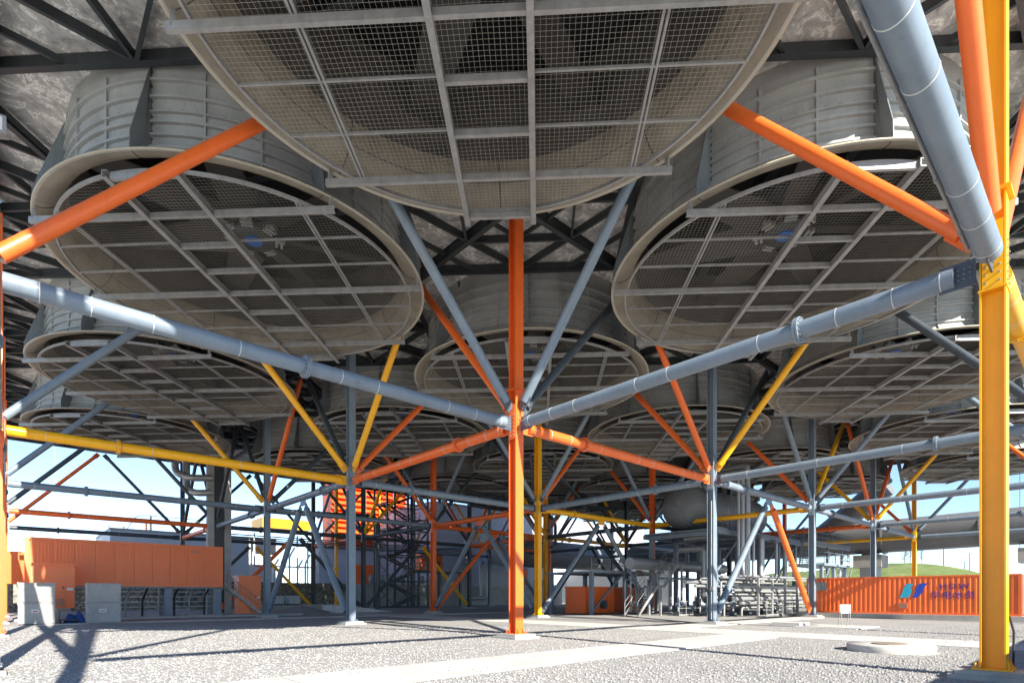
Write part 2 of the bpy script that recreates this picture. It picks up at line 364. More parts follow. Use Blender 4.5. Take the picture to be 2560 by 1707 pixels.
def gusset(mb, p, d, L=.7, w=.36, th=.03, side=None):
    side = Vector((0, 0, 1)).cross(d).normalized() if side is None else side
    mb.obox(p + d * (L / 2), d * (L / 2), side * (th / 2), d.cross(side).normalized() * (w / 2))
def make_tube(name, label, cat, group, p0, p1, r, c, flange=None, bands=(), bolts=False, start=.6, stop=.6):
    p0 = Vector(p0); p1 = Vector(p1); d = (p1 - p0).normalized(); L = (p1 - p0).length
    t = thing(name, label, cat, p0, group)
    a, b = p0 + d * start, p1 - d * stop
    MB().tube(a, b, r, 20).build('tube', c, t)
    side = Vector((0, 0, 1)).cross(d).normalized(); up = d.cross(side)
    for (q, dd) in ((a, -d), (b, d)):
        if (q - (p0 if dd == -d else p1)).length < .4: continue
        g = MB(); gusset(g, q - dd * .25, dd, .58, r * 2.5, .035, side); g.build('end_plate', 'node' if c in ('grey', 'dark') else c, t)
        if bolts:
            h = MB()
            for k in range(3):
                for w in (-.1, 0.0, .1):
                    q2 = q + dd * (.06 + .09 * k) + up * w; h.tube(q2 - side * .045, q2 + side * .045, .017, 6)
            h.build('bolts', 'boltgrey', t, True)
    if flange is not None:
        q = p0 + d * (L * flange); f = MB().tube(q - d * .055, q - d * .005, r + .1, 24).tube(q + d * .005, q + d * .055, r + .1, 24)
        fl = f.build('bolted_flange', c, t); h = MB(); e = d.orthogonal().normalized()
        for k in range(14):
            an = 2 * math.pi * k / 14; q2 = q + (e * math.cos(an) + d.cross(e) * math.sin(an)) * (r + .055); h.tube(q2 - d * .1, q2 + d * .1, .016, 6)
        h.build('flange_bolts', 'galv', fl, True)
    for k in bands:
        q = p0 + d * (L * k); MB().tube(q - d * .009, q + d * .009, r + .005, 20).build('seam_band', 'tape', t)
    return t

# ------------------------------------------------------------------ horizontal tubes between the nodes
hcol = {((0, 0), (0, 1)): 'orange', ((0, 0), (1, 0)): 'orange', ((-1, 1), (0, 1)): 'yellow', ((0, -1), (1, -1)): 'yellow', ((1, 1), (1, 2)): 'orange', ((1, 1), (2, 1)): 'yellow',
        ((2, 0), (2, 1)): 'yellow', ((1, 2), (2, 2)): 'orange', ((3, 0), (3, 1)): 'orange', ((4, 0), (4, 1)): 'yellow', ((-1, 3), (0, 3)): 'orange', ((2, 1), (2, 2)): 'dark',
        ((0, 1), (1, 1)): 'grey', ((1, 2), (1, 3)): 'dark', ((2, 2), (2, 3)): 'orange', ((2, 2), (3, 2)): 'yellow', ((2, 1), (3, 1)): 'grey', ((1, 3), (2, 3)): 'dark', ((0, 3), (1, 3)): 'dark',
        ((2, 3), (3, 3)): 'orange', ((0, 3), (0, 4)): 'orange', ((3, 1), (3, 2)): 'dark', ((1, 3), (1, 4)): 'orange', ((3, 2), (3, 3)): 'dark', ((0, 4), (1, 4)): 'dark', ((-1, 4), (0, 4)): 'dark'}
for j in IR:
    for i in IR:
        for (di, dj) in ((1, 0), (0, 1)):
            a, b = (i, j), (i + di, j + dj)
            if b[0] > 4 or b[1] > 4: continue
            c = hcol.get((a, b), 'grey')
            near = a in ((0, 0), (-1, 0), (0, -1), (-1, -1)) or b in ((0, 0),) or (a, b) in (((0, 1), (0, 2)), ((1, 0), (2, 0)))
            if a in short and b in short: lab = f'{word[c]} horizontal tube joining {short[a]} to {short[b]}'; grp = 'horizontal tubes between column nodes'
            elif a in short or b in short:
                k = a if a in short else b; o = b if k == a else a
                if o[0] == -1: e = 'the outer edge column line'
                elif o[1] == -1: e = 'the sunny outer row'
                else: e = 'a farther column'
                lab = f'{word[c]} horizontal tube running from {short[k]} to {e}'; grp = 'horizontal tubes between column nodes'
            else: lab = f'{word[c]} horizontal tube among the far or outer columns'; grp = f'{word[c]} outlying horizontal tubes'
            fl = .265 if near or (i + j) < 5 else None
            if (a, b) == ((0, -1), (0, 0)): fl = .262
            if (a, b) == ((-1, 0), (0, 0)): fl = .45
            nb = (.06, .12, .2, .33, .52, .6, .78, .86, .94) if near else ((.1, .35, .6, .85) if i + j < 4 else ())
            t = make_tube('horizontal_tube', ' '.join(lab.split()[:16]), 'tube', grp, (gx(i), gy(j), NODE), (gx(b[0]), gy(b[1]), NODE), .205, c, fl, nb, near, .3 if i == -1 and di else .6, .6)
            if (a, b) == ((-1, -1), (0, -1)):
                cb = MB().path([(gx(-1) + 1, gy(-1) + .26, NODE + .05), (-.9, gy(-1) + .26, NODE + .05)], .035, 8)
                for k in range(7): cb.tube((gx(-1) + 1.5 + k * 1.9, gy(-1) + .26, NODE + .05), (gx(-1) + 1.58 + k * 1.9, gy(-1) + .26, NODE + .05), .05, 8)
                cb.build('cable_conduit', 'galv', t)
# ------------------------------------------------------------------ sloping braces from the nodes up to the deck
bcol = {(0, 0): 'gdgo', (0, -1): 'ooyo', (0, 1): 'yoyd', (1, 0): 'odyo', (1, 1): 'gogd', (0, 2): 'ydod', (2, 0): 'gygo', (2, 1): 'gdgo', (3, 0): 'ooyy', (4, 0): 'gggo', (-1, 0): 'googg',
        (-1, 1): 'gggg', (-1, 2): 'gggg', (-1, 3): 'gdgg', (-1, 4): 'gogg', (1, 2): 'odgg', (2, 2): 'yogd', (1, 3): 'dyyd', (2, 3): 'dyoo', (0, 3): 'dddd', (0, 4): 'dddd', (3, 1): 'oydo', (3, 2): 'yodd', (2, 4): 'ddyd'}
full = {'g': 'grey', 'd': 'dark', 'o': 'orange', 'y': 'yellow'}
for j in IR:
    for i in IR:
        for k, (di, dj) in enumerate(((-1, 0), (1, 0), (0, -1), (0, 1))):
            a, b = (i, j), (i + di, j + dj)
            if not (-1 <= b[0] <= 4 and -1 <= b[1] <= 4): continue
            if a == (0, 3) and k in (1,): continue
            c = full[bcol.get(a, ['gdgo', 'ydgg', 'gogd', 'dggy'][(i * 3 + j * 5) % 4])[k]]
            if a in short and b in short: lab = f'{word[c]} brace rising from {short[a]} towards {short[b]}'; grp = 'sloping braces up to the deck'
            elif a in short:
                e = 'the outer edge column line' if b[0] == -1 else ('the sunny outer row' if b[1] == -1 else ('the far rows' if dj else 'the far end wall'))
                lab = f'{word[c]} brace rising from {short[a]} towards {e}'; grp = 'sloping braces up to the deck'
            elif a == (-1, 0) and k == 1: lab = 'long orange brace crossing in front of a fan shroud near the lamp'; grp = 'sloping braces up to the deck'
            else: lab = f'{word[c]} sloping brace among the far or outer columns'; grp = f'{word[c]} outlying sloping braces'
            mx, my = (gx(i) + gx(b[0])) / 2, (gy(j) + gy(b[1])) / 2
            p0 = V(gx(i), gy(j), NODE + .25); p1 = V(mx, my, DECK); d = (p1 - p0).normalized()
            make_tube('sloping_brace', ' '.join(lab.split()[:16]), 'brace', grp, p0, p1 - d * .15, .165, c, None, (), i + abs(j) < 3 and j < 3, .35 if i == -1 else .72, .5)
# ------------------------------------------------------------------ lower inverted-V braces
def vee(a, b, ca, cb):
    ax, ay, bx, by_ = gx(a[0]), gy(a[1]), gx(b[0]), gy(b[1]); m = V((ax + bx) / 2, (ay + by_) / 2, 0); e = V(bx - ax, by_ - ay, 0).normalized()
    for (q, s, c, o) in ((a, 1, ca, b), (b, -1, cb, a)):
        p0 = V(gx(q[0]), gy(q[1]), .35) + e * s * .3; p1 = V(m.x, m.y, NODE - .5) - e * s * .3
        nm = short.get(q); lab = f'{word[c]} leg of an inverted V footed at {nm}' if nm else f'{word[c]} leg of an inverted V among the far columns'
        if nm: lab += ' towards ' + ('the far rows' if o not in short else 'its neighbour')
        make_tube('ground_brace', ' '.join(lab.split()[:16]), 'brace', 'inverted V braces at ground level', p0, p1, .19, c, None, (), q in ((1, 0), (0, 1)), .45, .42)
vee((0, 1), (0, 2), 'grey', 'grey'); vee((1, 1), (1, 2), 'grey', 'grey'); vee((1, 1), (2, 1), 'grey', 'grey'); vee((1, 0), (2, 0), 'grey', 'orange')
vee((1, 2), (2, 2), 'orange', 'grey'); vee((0, 3), (1, 3), 'orange', 'dark'); vee((0, 4), (1, 4), 'dark', 'yellow'); vee((1, 3), (2, 3), 'dark', 'yellow'); vee((2, 1), (2, 2), 'dark', 'dark'); vee((2, 2), (3, 2), 'dark', 'dark')
for (a, b, c) in (((0, 1), (0, 2), 'grey'), ((1, 1), (1, 2), 'orange'), ((1, 1), (2, 1), 'yellow'), ((1, 0), (2, 0), 'grey'), ((1, 2), (2, 2), 'orange')):
    ax, ay, bx, by_ = gx(a[0]), gy(a[1]), gx(b[0]), gy(b[1]); m = V((ax + bx) / 2, (ay + by_) / 2, NODE - .33); e = V(bx - ax, by_ - ay, 0).normalized()
    tag(MB().obox(m, e * .42, Vector((-e.y, e.x, 0)) * .02, Vector((0, 0, .22))).build('gusset_plate', c), f'{word[c]} gusset plate under the tube from {short.get(a)}', 'plate', 'apex plates of the inverted Vs')

# ------------------------------------------------------------------ deck: girders, bays, upper works
for j in IR:
    for i in IR:
        for (di, dj) in ((1, 0), (0, 1)):
            b = (i + di, j + dj)
            if b[0] > 4 or b[1] > 4: continue
            p, q = V(gx(i), gy(j), 0), V(gx(b[0]), gy(b[1]), 0); e = (q - p).normalized(); s = .22
            m = MB(); z = DECK
            m.bar(p + e * s + V(0, 0, z + .02), q - e * s + V(0, 0, z + .02), .22, .04).bar(p + e * s + V(0, 0, z + .26), q - e * s + V(0, 0, z + .26), .03, .44)
            o = m.build('deck_girder', 'deep'); tag(o, 'dark steel girder spanning between column tops under the deck', 'girder', 'deck girders')
RING = 5.52
def make_bay(w, hole):
    hx, hy = w / 2 - .06, BY / 2 - .06
    t = thing('deck_bay', 'stained grey deck plates and dark joists around a fan opening' if hole else 'stained grey deck plates on dark joists without a fan', 'deck', (0, 0, DECK), 'bays of the fan deck' if hole else 'plain bays of the fan deck')
    z = DECK + .5
    for q in range(4):
        sx, sy = ((1, 1), (-1, 1), (-1, -1), (1, -1))[q]
        if hole:
            n = 14; arc = [(sx * RING * math.cos(R(90) * k / n), sy * RING * math.sin(R(90) * k / n)) for k in range(n + 1)]
            out = []
            for k in range(n + 1):
                an = R(90) * k / n; c, s_ = math.cos(an), math.sin(an); f = min(hx / max(c, 1e-9), hy / max(s_, 1e-9)); out.append((sx * c * f, sy * s_ * f))
            ck = math.degrees(math.atan2(hy, hx)); vs = [(*p, z) for p in arc] + [(*p, z) for p in out] + [(sx * hx, sy * hy, z)]
            fs = []
            for k in range(n):
                if R(90) * k / n < R(ck) <= R(90) * (k + 1) / n: fs.append((k, n + 1 + k, 2 * n + 2, n + 2 + k, k + 1))
                else: fs.append((k, n + 1 + k, n + 2 + k, k + 1))
            if sx * sy < 0: fs = [f[::-1] for f in fs]
            MB().add(vs, [f[::-1] for f in fs]).build('deck_plate', 'deck', t)
        else:
            MB().box(min(0, sx * hx) + .01, max(0, sx * hx) - .01, min(0, sy * hy) + .01, max(0, sy * hy) - .01, z, z + .02).build('deck_plate', 'deck', t)
        def joist(a, b, w_=.11, h_=.32, zz=DECK + .22):
            m = MB(); a = V(sx * a[0], sy * a[1], zz); b = V(sx * b[0], sy * b[1], zz)
            m.bar(a - V(0, 0, h_ / 2 - .015), b - V(0, 0, h_ / 2 - .015), w_, .03).bar(a + V(0, 0, .02), b + V(0, 0, .02), .025, h_ - .03); m.build('joist', 'deep', t)
        ch = RING * 1.4142 + .3; A = (ch - hy, hy); B = (hx, ch - hx); X = V(hx, hy, 0)
        mA = ((A[0] + hx) / 2, hy); mB = (hx, (B[1] + hy) / 2); mC = ((A[0] + B[0]) / 2, (A[1] + B[1]) / 2)
        joist(A, B, .19, .40, DECK + .23); joist(mA, mC); joist(mB, mC); joist(mA, mB); joist((hx, hy), mC); joist(((A[0] * 3 + hx) / 4, hy), ((A[0] * 3 + B[0]) / 4, (A[1] * 3 + B[1]) / 4), .08, .22); joist((hx, (B[1] * 3 + hy) / 4), ((A[0] + B[0] * 3) / 4, (A[1] + B[1] * 3) / 4), .08, .22); joist((A[0], hy * .97), mC, .08, .2); joist((hx * .97, B[1]), mC, .08, .2); joist(((mA[0] + hx) / 2, hy), ((mC[0] + hx) / 2, (mC[1] + hy) / 2), .08, .2); joist((hx, (mB[1] + hy) / 2), ((mC[0] + hx) / 2, (mC[1] + hy) / 2), .08, .2)
        if not hole: joist((0, hy), (0, 0)); joist((hx * .5, 0), (hx * .5, hy * .5)); joist((0, hy * .35), (A[0], hy * .9))
    return t
fan_cells = [(i, j) for j in range(-1, 3) for i in range(-1, 4)]
protos = {}
baylab = {(-1, -1): 'huge overhead shroud', (-1, 0): 'shroud crossed by the long orange brace', (0, -1): 'shroud nearest the thick yellow column', (0, 0): 'shroud behind the orange column',
          (-1, 1): 'second shroud of the outer row', (-1, 2): 'shroud above the orange cabin', (1, -1): 'reddish shroud behind the yellow column', (2, -1): 'shroud above the lettered container'}
for j in range(-1, 4):
    for i in range(-1, 4):
        w = gx(i + 1) - gx(i); key = (round(w, 2), (i, j) in fan_cells)
        if key in protos: t = copy_tree(protos[key])
        else: t = protos[key] = make_bay(*key)
        t.location = ((gx(i) + gx(i + 1)) / 2, gy(j) + BY / 2, DECK)
        if (i, j) in baylab: t['label'] = 'stained grey deck plates and dark joists around the ' + baylab[(i, j)]
X0, X1, Y0, Y1 = gx(-1) - .7, gx(4) + .7, gy(-1) - .55, gy(4) + .7
for (n, b) in (('south', (X0, X1, Y0 - .1, Y0)), ('north', (X0, X1, Y1, Y1 + .1)), ('west', (X0 - .1, X0, Y0, Y1)), ('east', (X1, X1 + .1, Y0, Y1))):
    o = MB().box(*b, DECK + .1, 26.5).build('wind_wall', 'shell')
    tag(o, 'grey wind wall standing along the %s edge of the deck' % n, 'wall', 'wind walls on the deck')
for i in range(-1, 4):
    xa, xb = gx(i) + .15, gx(i + 1) - .15; xm = (xa + xb) / 2
    t = thing('tube_bundle', 'dark sloping finned tube bundles above a row of fans', 'heat exchanger', (xm, gy(1.5), DECK + 1.5), 'tube bundle roofs')
    for (a, b) in ((xa, xm), (xb, xm)):
        MB().poly([(a, Y0 + .1, DECK + 1.0), (b, Y0 + .1, 26.3), (b, Y0 + .1, 26.5), (a, Y0 + .1, DECK + 1.3)], (0, Y1 - Y0 - .2, 0)).build('sloping_bundle', 'bundle', t)

# ------------------------------------------------------------------ fan shrouds with guards
def ring_prof(off=0.0):
    pr = [(RING + off, DECK - LIP + .49), (RING + off, 1.0)]
    for k in range(1, 9):
        a = R(90) * k / 8; pr.append((RING + off + .82 * (1 - math.cos(a)), 1.0 - 1.0 * math.sin(a) ** 1.0))
    return pr
S45 = math.sqrt(.5)
def UV(u, v, z): return V((u - v) * S45, (u + v) * S45, z)
def make_shroud():
    t = thing('fan_shroud', '', 'fan shroud', (0, 0, 0), 'fan shrouds hanging below the deck')
    MB().lathe(ring_prof(), 120).build('outer_shell', 'shell', t)
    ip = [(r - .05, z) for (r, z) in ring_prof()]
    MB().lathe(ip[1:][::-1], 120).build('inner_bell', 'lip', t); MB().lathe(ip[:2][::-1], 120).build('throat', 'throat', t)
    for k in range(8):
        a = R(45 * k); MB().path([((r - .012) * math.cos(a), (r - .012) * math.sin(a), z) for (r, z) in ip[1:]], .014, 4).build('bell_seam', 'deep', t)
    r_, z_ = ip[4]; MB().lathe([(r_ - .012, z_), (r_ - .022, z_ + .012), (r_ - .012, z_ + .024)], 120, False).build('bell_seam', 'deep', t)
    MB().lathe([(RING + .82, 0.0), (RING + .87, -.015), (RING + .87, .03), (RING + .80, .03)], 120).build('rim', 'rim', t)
    for k, z in enumerate((2.55, 2.08, 1.66, 1.38, 1.02, .62)):
        f = .0 if z > .99 else .82 * (1 - math.cos(math.asin(1 - z)))
        r0, r1, h = RING + f - .01, RING + f + .1, .035 if k != 2 else .02
        MB().lathe([(r0, z - h), (r1, z - h), (r1, z + h), (r0, z + h)], 120, False).build('hoop', 'shell', t)
    prof = ring_prof(.0)
    for k in range(24):
        a = R(15 * k); e = V(math.cos(a), math.sin(a), 0); n = V(-math.sin(a), math.cos(a), 0)
        if k % 3 == 0:
            pts = [(RING - .01, 2.9), (RING + .08, 2.9), (RING + .84, .5), (RING + .86, .02)] + [(r, z + .01) for (r, z) in prof[::-1][1:]]
            MB().poly([e * r + V(0, 0, z) - n * .012 for (r, z) in pts], n * .024).build('gusset', 'grey_shell', t)
            b = MB()
            for z in np.arange(.9, 2.8, .21): b.tube(e * (RING + .05) + n * .02 + V(0, 0, z), e * (RING + .05) + n * .06 + V(0, 0, z), .022, 6)
            b.build('bolts', 'deep', t, True)
        else:
            pts = [(RING - .01, 2.85), (RING + .07, 2.85), (RING + .07, 1.0)] + [(r + .07, z) for (r, z) in prof[2:8]] + [(r, z) for (r, z) in prof[2:8][::-1]] + [(RING - .01, 1.0)]
            MB().poly([e * r + V(0, 0, z) - n * .03 for (r, z) in pts], n * .06).build('rib', 'shell', t)
    b = MB()
    for k in range(96):
        a = R(3.75 * k + 1.9)
        if k % 12 in (0, 11): continue
        e = V(math.cos(a), math.sin(a), 0); b.tube(e * (RING + .02) + V(0, 0, 1.69), e * (RING + .1) + V(0, 0, 1.69), .015, 6)
    b.build('seam_bolts', 'deep', t, True)
    # guard: frame members and wire mesh, set at 45 degrees to the grid
    zg = -.19; GR = 5.84
    MB().lathe([(GR - .03, zg - .05), (GR + .03, zg - .05), (GR + .03, zg + .05), (GR - .03, zg + .05)], 120, False, closed=True).build('guard_ring', 'galv', t)
    def channel(a, b, w, h, z, name):
        a = UV(*a, z); b = UV(*b, z); m = MB(); d = (b - a).normalized(); sd = V(0, 0, 1).cross(d)
        m.bar(a - V(0, 0, h / 2), b - V(0, 0, h / 2), w, .018).bar(a + sd * (w / 2 - .01), b + sd * (w / 2 - .01), .018, h).bar(a + V(0, 0, h / 2), b + V(0, 0, h / 2), w, .018)
        m.build(name, 'galv', t)
    zb = zg - .15
    for v in (-1.0, 1.0): channel((-6.0, v), (6.15, v), .15, .2, zb, 'main_beam')
    for u, hl in ((-4.3, 4.75), (0, 6.35), (4.3, 4.75)):
        channel((u, 1.08), (u, hl), .1, .17, zb, 'cross_beam'); channel((u, -hl), (u, -1.08), .1, .17, zb, 'cross_beam')
        for s in (-1, 1):
            p = UV(u, s * (hl - .12), zb); MB().box(p.x - .05, p.x + .05, p.y - .05, p.y + .05, zb, .02).build('hanger', 'galv', t)
    for u in (-4.3, -2.85, -1.42, 0, 1.42, 2.85, 4.3, 5.85, -5.85): channel((u, -.92), (u, .92), .1, .15, zb, 'short_beam')
    for u in (-2.85, -1.42, 1.42, 2.85):
        hl = math.sqrt(GR ** 2 - u * u)
        for s in (-1, 1):
            m = MB().bar(UV(u, s * 1.08, zg - .03), UV(u, s * hl, zg - .03), .05, .06); m.build('angle_bar', 'galv', t)
    hl = math.sqrt(GR ** 2 - 3.7 ** 2)
    for v in (-3.7, 3.7):
        for dv in (-.05, .05): MB().bar(UV(-hl, v + dv, zg - .035), UV(hl, v + dv, zg - .035), .055, .07).build('long_bar', 'galv', t)
    w = MB(); p = .12; rng = random.Random(5)
    n = int(GR / p)
    for k in range(-n, n + 1):
        q = k * p; L = math.sqrt(max(0, GR ** 2 - q * q))
        if L < .2: continue
        segs = max(2, int(L / .9)) * 2
        for ax in (0, 1):
            pts = []
            for s in range(segs + 1):
                u = -L + 2 * L * s / segs; sag = -.02 * abs(math.sin(u * 2.2)) + rng.uniform(-.006, .006)
                pts.append(UV(u, q, zg + .03 + sag) if ax == 0 else UV(q, u, zg + .03 + sag))
            hw = .0027
            off = (V(-S45, S45, 0) if ax == 0 else V(S45, S45, 0)) * hw
            vs = []
            for c in pts: vs += [c + off, c - off, c + V(0, 0, hw * 1.6)]
            fs = []
            for s in range(segs):
                o = s * 3; fs += [(o, o + 1, o + 4, o + 3), (o + 1, o + 2, o + 5, o + 4), (o + 2, o, o + 3, o + 5)]
            w.add(vs, fs)
    w.build('guard_mesh', 'wire', t, True)
    return t
M['grey_shell'] = paint('gusset_grey', (0.20, 0.225, 0.235), 0.45, 0.15)
M['grey_shell_inside'] = M['lip']
def make_rotor():
    t = thing('axial_fan', '', 'fan', (0, 0, 0), 'axial fans inside the shrouds')
    h = MB(); h.lathe([(0.001, -.1), (.75, -.1), (.8, 0), (.8, .25), (.001, .25)], 32); h.build('hub', 'deep', t)
    MB().tube((0, 0, -.17), (0, 0, -.1), .3, 20).build('hub_plate', 'blue', t)
    for k in range(7):
        a = R(360 / 7 * k + 9); e = V(math.cos(a), math.sin(a), 0); n = V(-math.sin(a), math.cos(a), 0); pts = []
        vs = []; S = 6
        for s in range(S + 1):
            r = .95 + (5.45 - .95) * s / S; ch = 1.25 - .45 * s / S; pi_ = R(26 - 14 * s / S)
            for c in (-.5, -.2, .15, .5):
                camber = .07 * (1 - (2 * c) ** 2)
                vs.append(e * r + n * (c * ch * math.cos(pi_)) + V(0, 0, c * ch * math.sin(pi_) + camber + .1))
        fs = [(s * 4 + c, s * 4 + c + 1, s * 4 + c + 5, s * 4 + c + 4) for s in range(S) for c in range(3)]
        m = MB().add(vs, fs, True).add([v + V(0, 0, .05) for v in vs], [f[::-1] for f in fs], True); m.build('blade', 'blade', t)
        c = MB().tube(e * .55 + V(0, 0, .08), e * 1.1 + V(0, 0, .08), .1, 10)
        for r in (.8, .98): c.bar(e * r - n * .2 + V(0, 0, .0), e * r + n * .2 + V(0, 0, 0), .09, .16)
        c.build('blade_clamp', 'galv', t)
    MB().bar((-5.4, 1.1, 1.5), (5.4, 1.1, 1.5), .3, .5).bar((-5.4, -1.1, 1.5), (5.4, -1.1, 1.5), .3, .5).build('bridge_beam', 'deep', t)
    MB().box(-.6, .6, -.6, .6, .4, 1.3).build('gearbox', 'grey', t)
    return t
flab = {(-1, -1): 'huge fan shroud nearest overhead, its mesh guard and whole bell mouth filling the roof',
        (-1, 0): 'fan shroud crossed by the long orange brace, ribbed grey wall lit from the side',
        (0, -1): 'fan shroud crossed by an orange brace reaching the thick yellow column',
        (0, 0): 'ribbed fan shroud seen behind the sunlit orange column and its grey braces',
        (-1, 1): 'fan shroud in the outer row, second beyond the one with the orange brace',
        (-1, 2): 'last fan shroud of the outer row above the long orange cabin',
        (0, 1): 'fan shroud above the orange tube of the grey column with yellow braces',
        (1, 0): 'fan shroud above the two orange braces before the insulated vessel',
        (1, -1): 'fan shroud with reddish underside behind the thick yellow column',
        (2, -1): 'fan shroud above the lettered orange container along the sunny edge',
        (3, -1): 'last fan shroud of the sunny edge, over the steam duct'}
sh = rt = None
for (i, j) in fan_cells:
    c = V((gx(i) + gx(i + 1)) / 2, gy(j) + BY / 2, LIP)
    if sh is None: t = sh = make_shroud()
    else: t = copy_tree(sh)
    t.location = c; t['label'] = flab.get((i, j), 'fan shroud deep among the far inner rows under the deck')
    if i + j < 3 or j == -1:
        if rt is None: f = rt = make_rotor()
        else: f = copy_tree(rt)
        f.location = c + V(0, 0, 1.75); f.rotation_euler = (0, 0, random.random() * 6)
        f['label'] = 'dark bladed fan with blue hub plate inside the ' + flab.get((i, j), 'deep inner fan shroud').split(',')[0].replace('huge fan shroud nearest overhead', 'huge overhead shroud')
        f['label'] = ' '.join(f['label'].split()[:16])
bpy.context.view_layer.update()

# ================================================================== things in the yard
def site(r, f): return (STN.x + .7415 * r + .6709 * f, STN.y - .6709 * r + .7415 * f)    # metres to the right of / ahead of the survey station
def railing(t, pts, z, h=1.05, step=1.4, mat='galv', r=.022, name='railing'):
    m = MB()
    for (a, b) in zip(pts, pts[1:]):
        a = V(*a, z) if len(a) == 2 else V(*a); b = V(*b, z) if len(b) == 2 else V(*b); L = (b - a).length; n = max(1, round(L / step))
        for k in range(n + 1):
            p = a + (b - a) * k / n; m.tube(p, p + V(0, 0, h), r, 6)
        for hh in (h, h * .52): m.tube(a + V(0, 0, hh), b + V(0, 0, hh), r, 6)
        m.bar(a + V(0, 0, .06), b + V(0, 0, .06), .01, .1)
    return m.build(name, mat, t)
def stair(label, base, d, run, z0, z1, w, mat='galv', cat='stairs', group=None, root=None, landing=0):
    t = root or thing('steel_stair', label, cat, (*base, z0), group)
    d = V(*d, 0).normalized(); s = V(-d.y, d.x, 0); a = V(*base, z0); b = a + d * run + V(0, 0, z1 - z0)
    for k in (-1, 1): MB().bar(a + s * (k * w / 2), b + s * (k * w / 2), .05, .24).build('stringer', mat, t)
    n = max(3, int((z1 - z0) / .2))
    tm = None
    for k in range(n):
        p = a + (b - a) * (k + .5) / n
        if tm is None: tm = MB().obox((0, 0, 0), d * .13, s * (w / 2 - .03), V(0, 0, .018)).mesh('tread', mat)
        o = bpy.data.objects.new('tread', tm); col.objects.link(o); o.parent = t; o.location = p - parent_world(t)
    for k in (-1, 1):
        q0, q1 = a + s * (k * w / 2), b + s * (k * w / 2); m = MB()
        for hh in (.55, 1.05): m.tube(q0 + V(0, 0, hh), q1 + V(0, 0, hh), .022, 6)
        for e in (0, .33, .67, 1): q = q0 + (q1 - q0) * e; m.tube(q, q + V(0, 0, 1.05), .022, 6)
        m.build('handrail', 'grey' if mat == 'dark' else mat, t)
    if landing:
        c = b + d * (landing / 2); MB().obox(c, d * (landing / 2), s * (w / 2), V(0, 0, .05)).build('landing', mat, t)
        railing(t, [tuple(c - d * (landing / 2) + s * (w / 2)), tuple(c + d * (landing / 2) + s * (w / 2)), tuple(c + d * (landing / 2) - s * (w / 2))], 0, mat=mat)
        for k in (-1, 1): MB().bar(V(c.x, c.y, 0) + s * (k * w / 2.2), c + s * (k * w / 2.2), .14, .14).build('leg', mat, t)
    return t

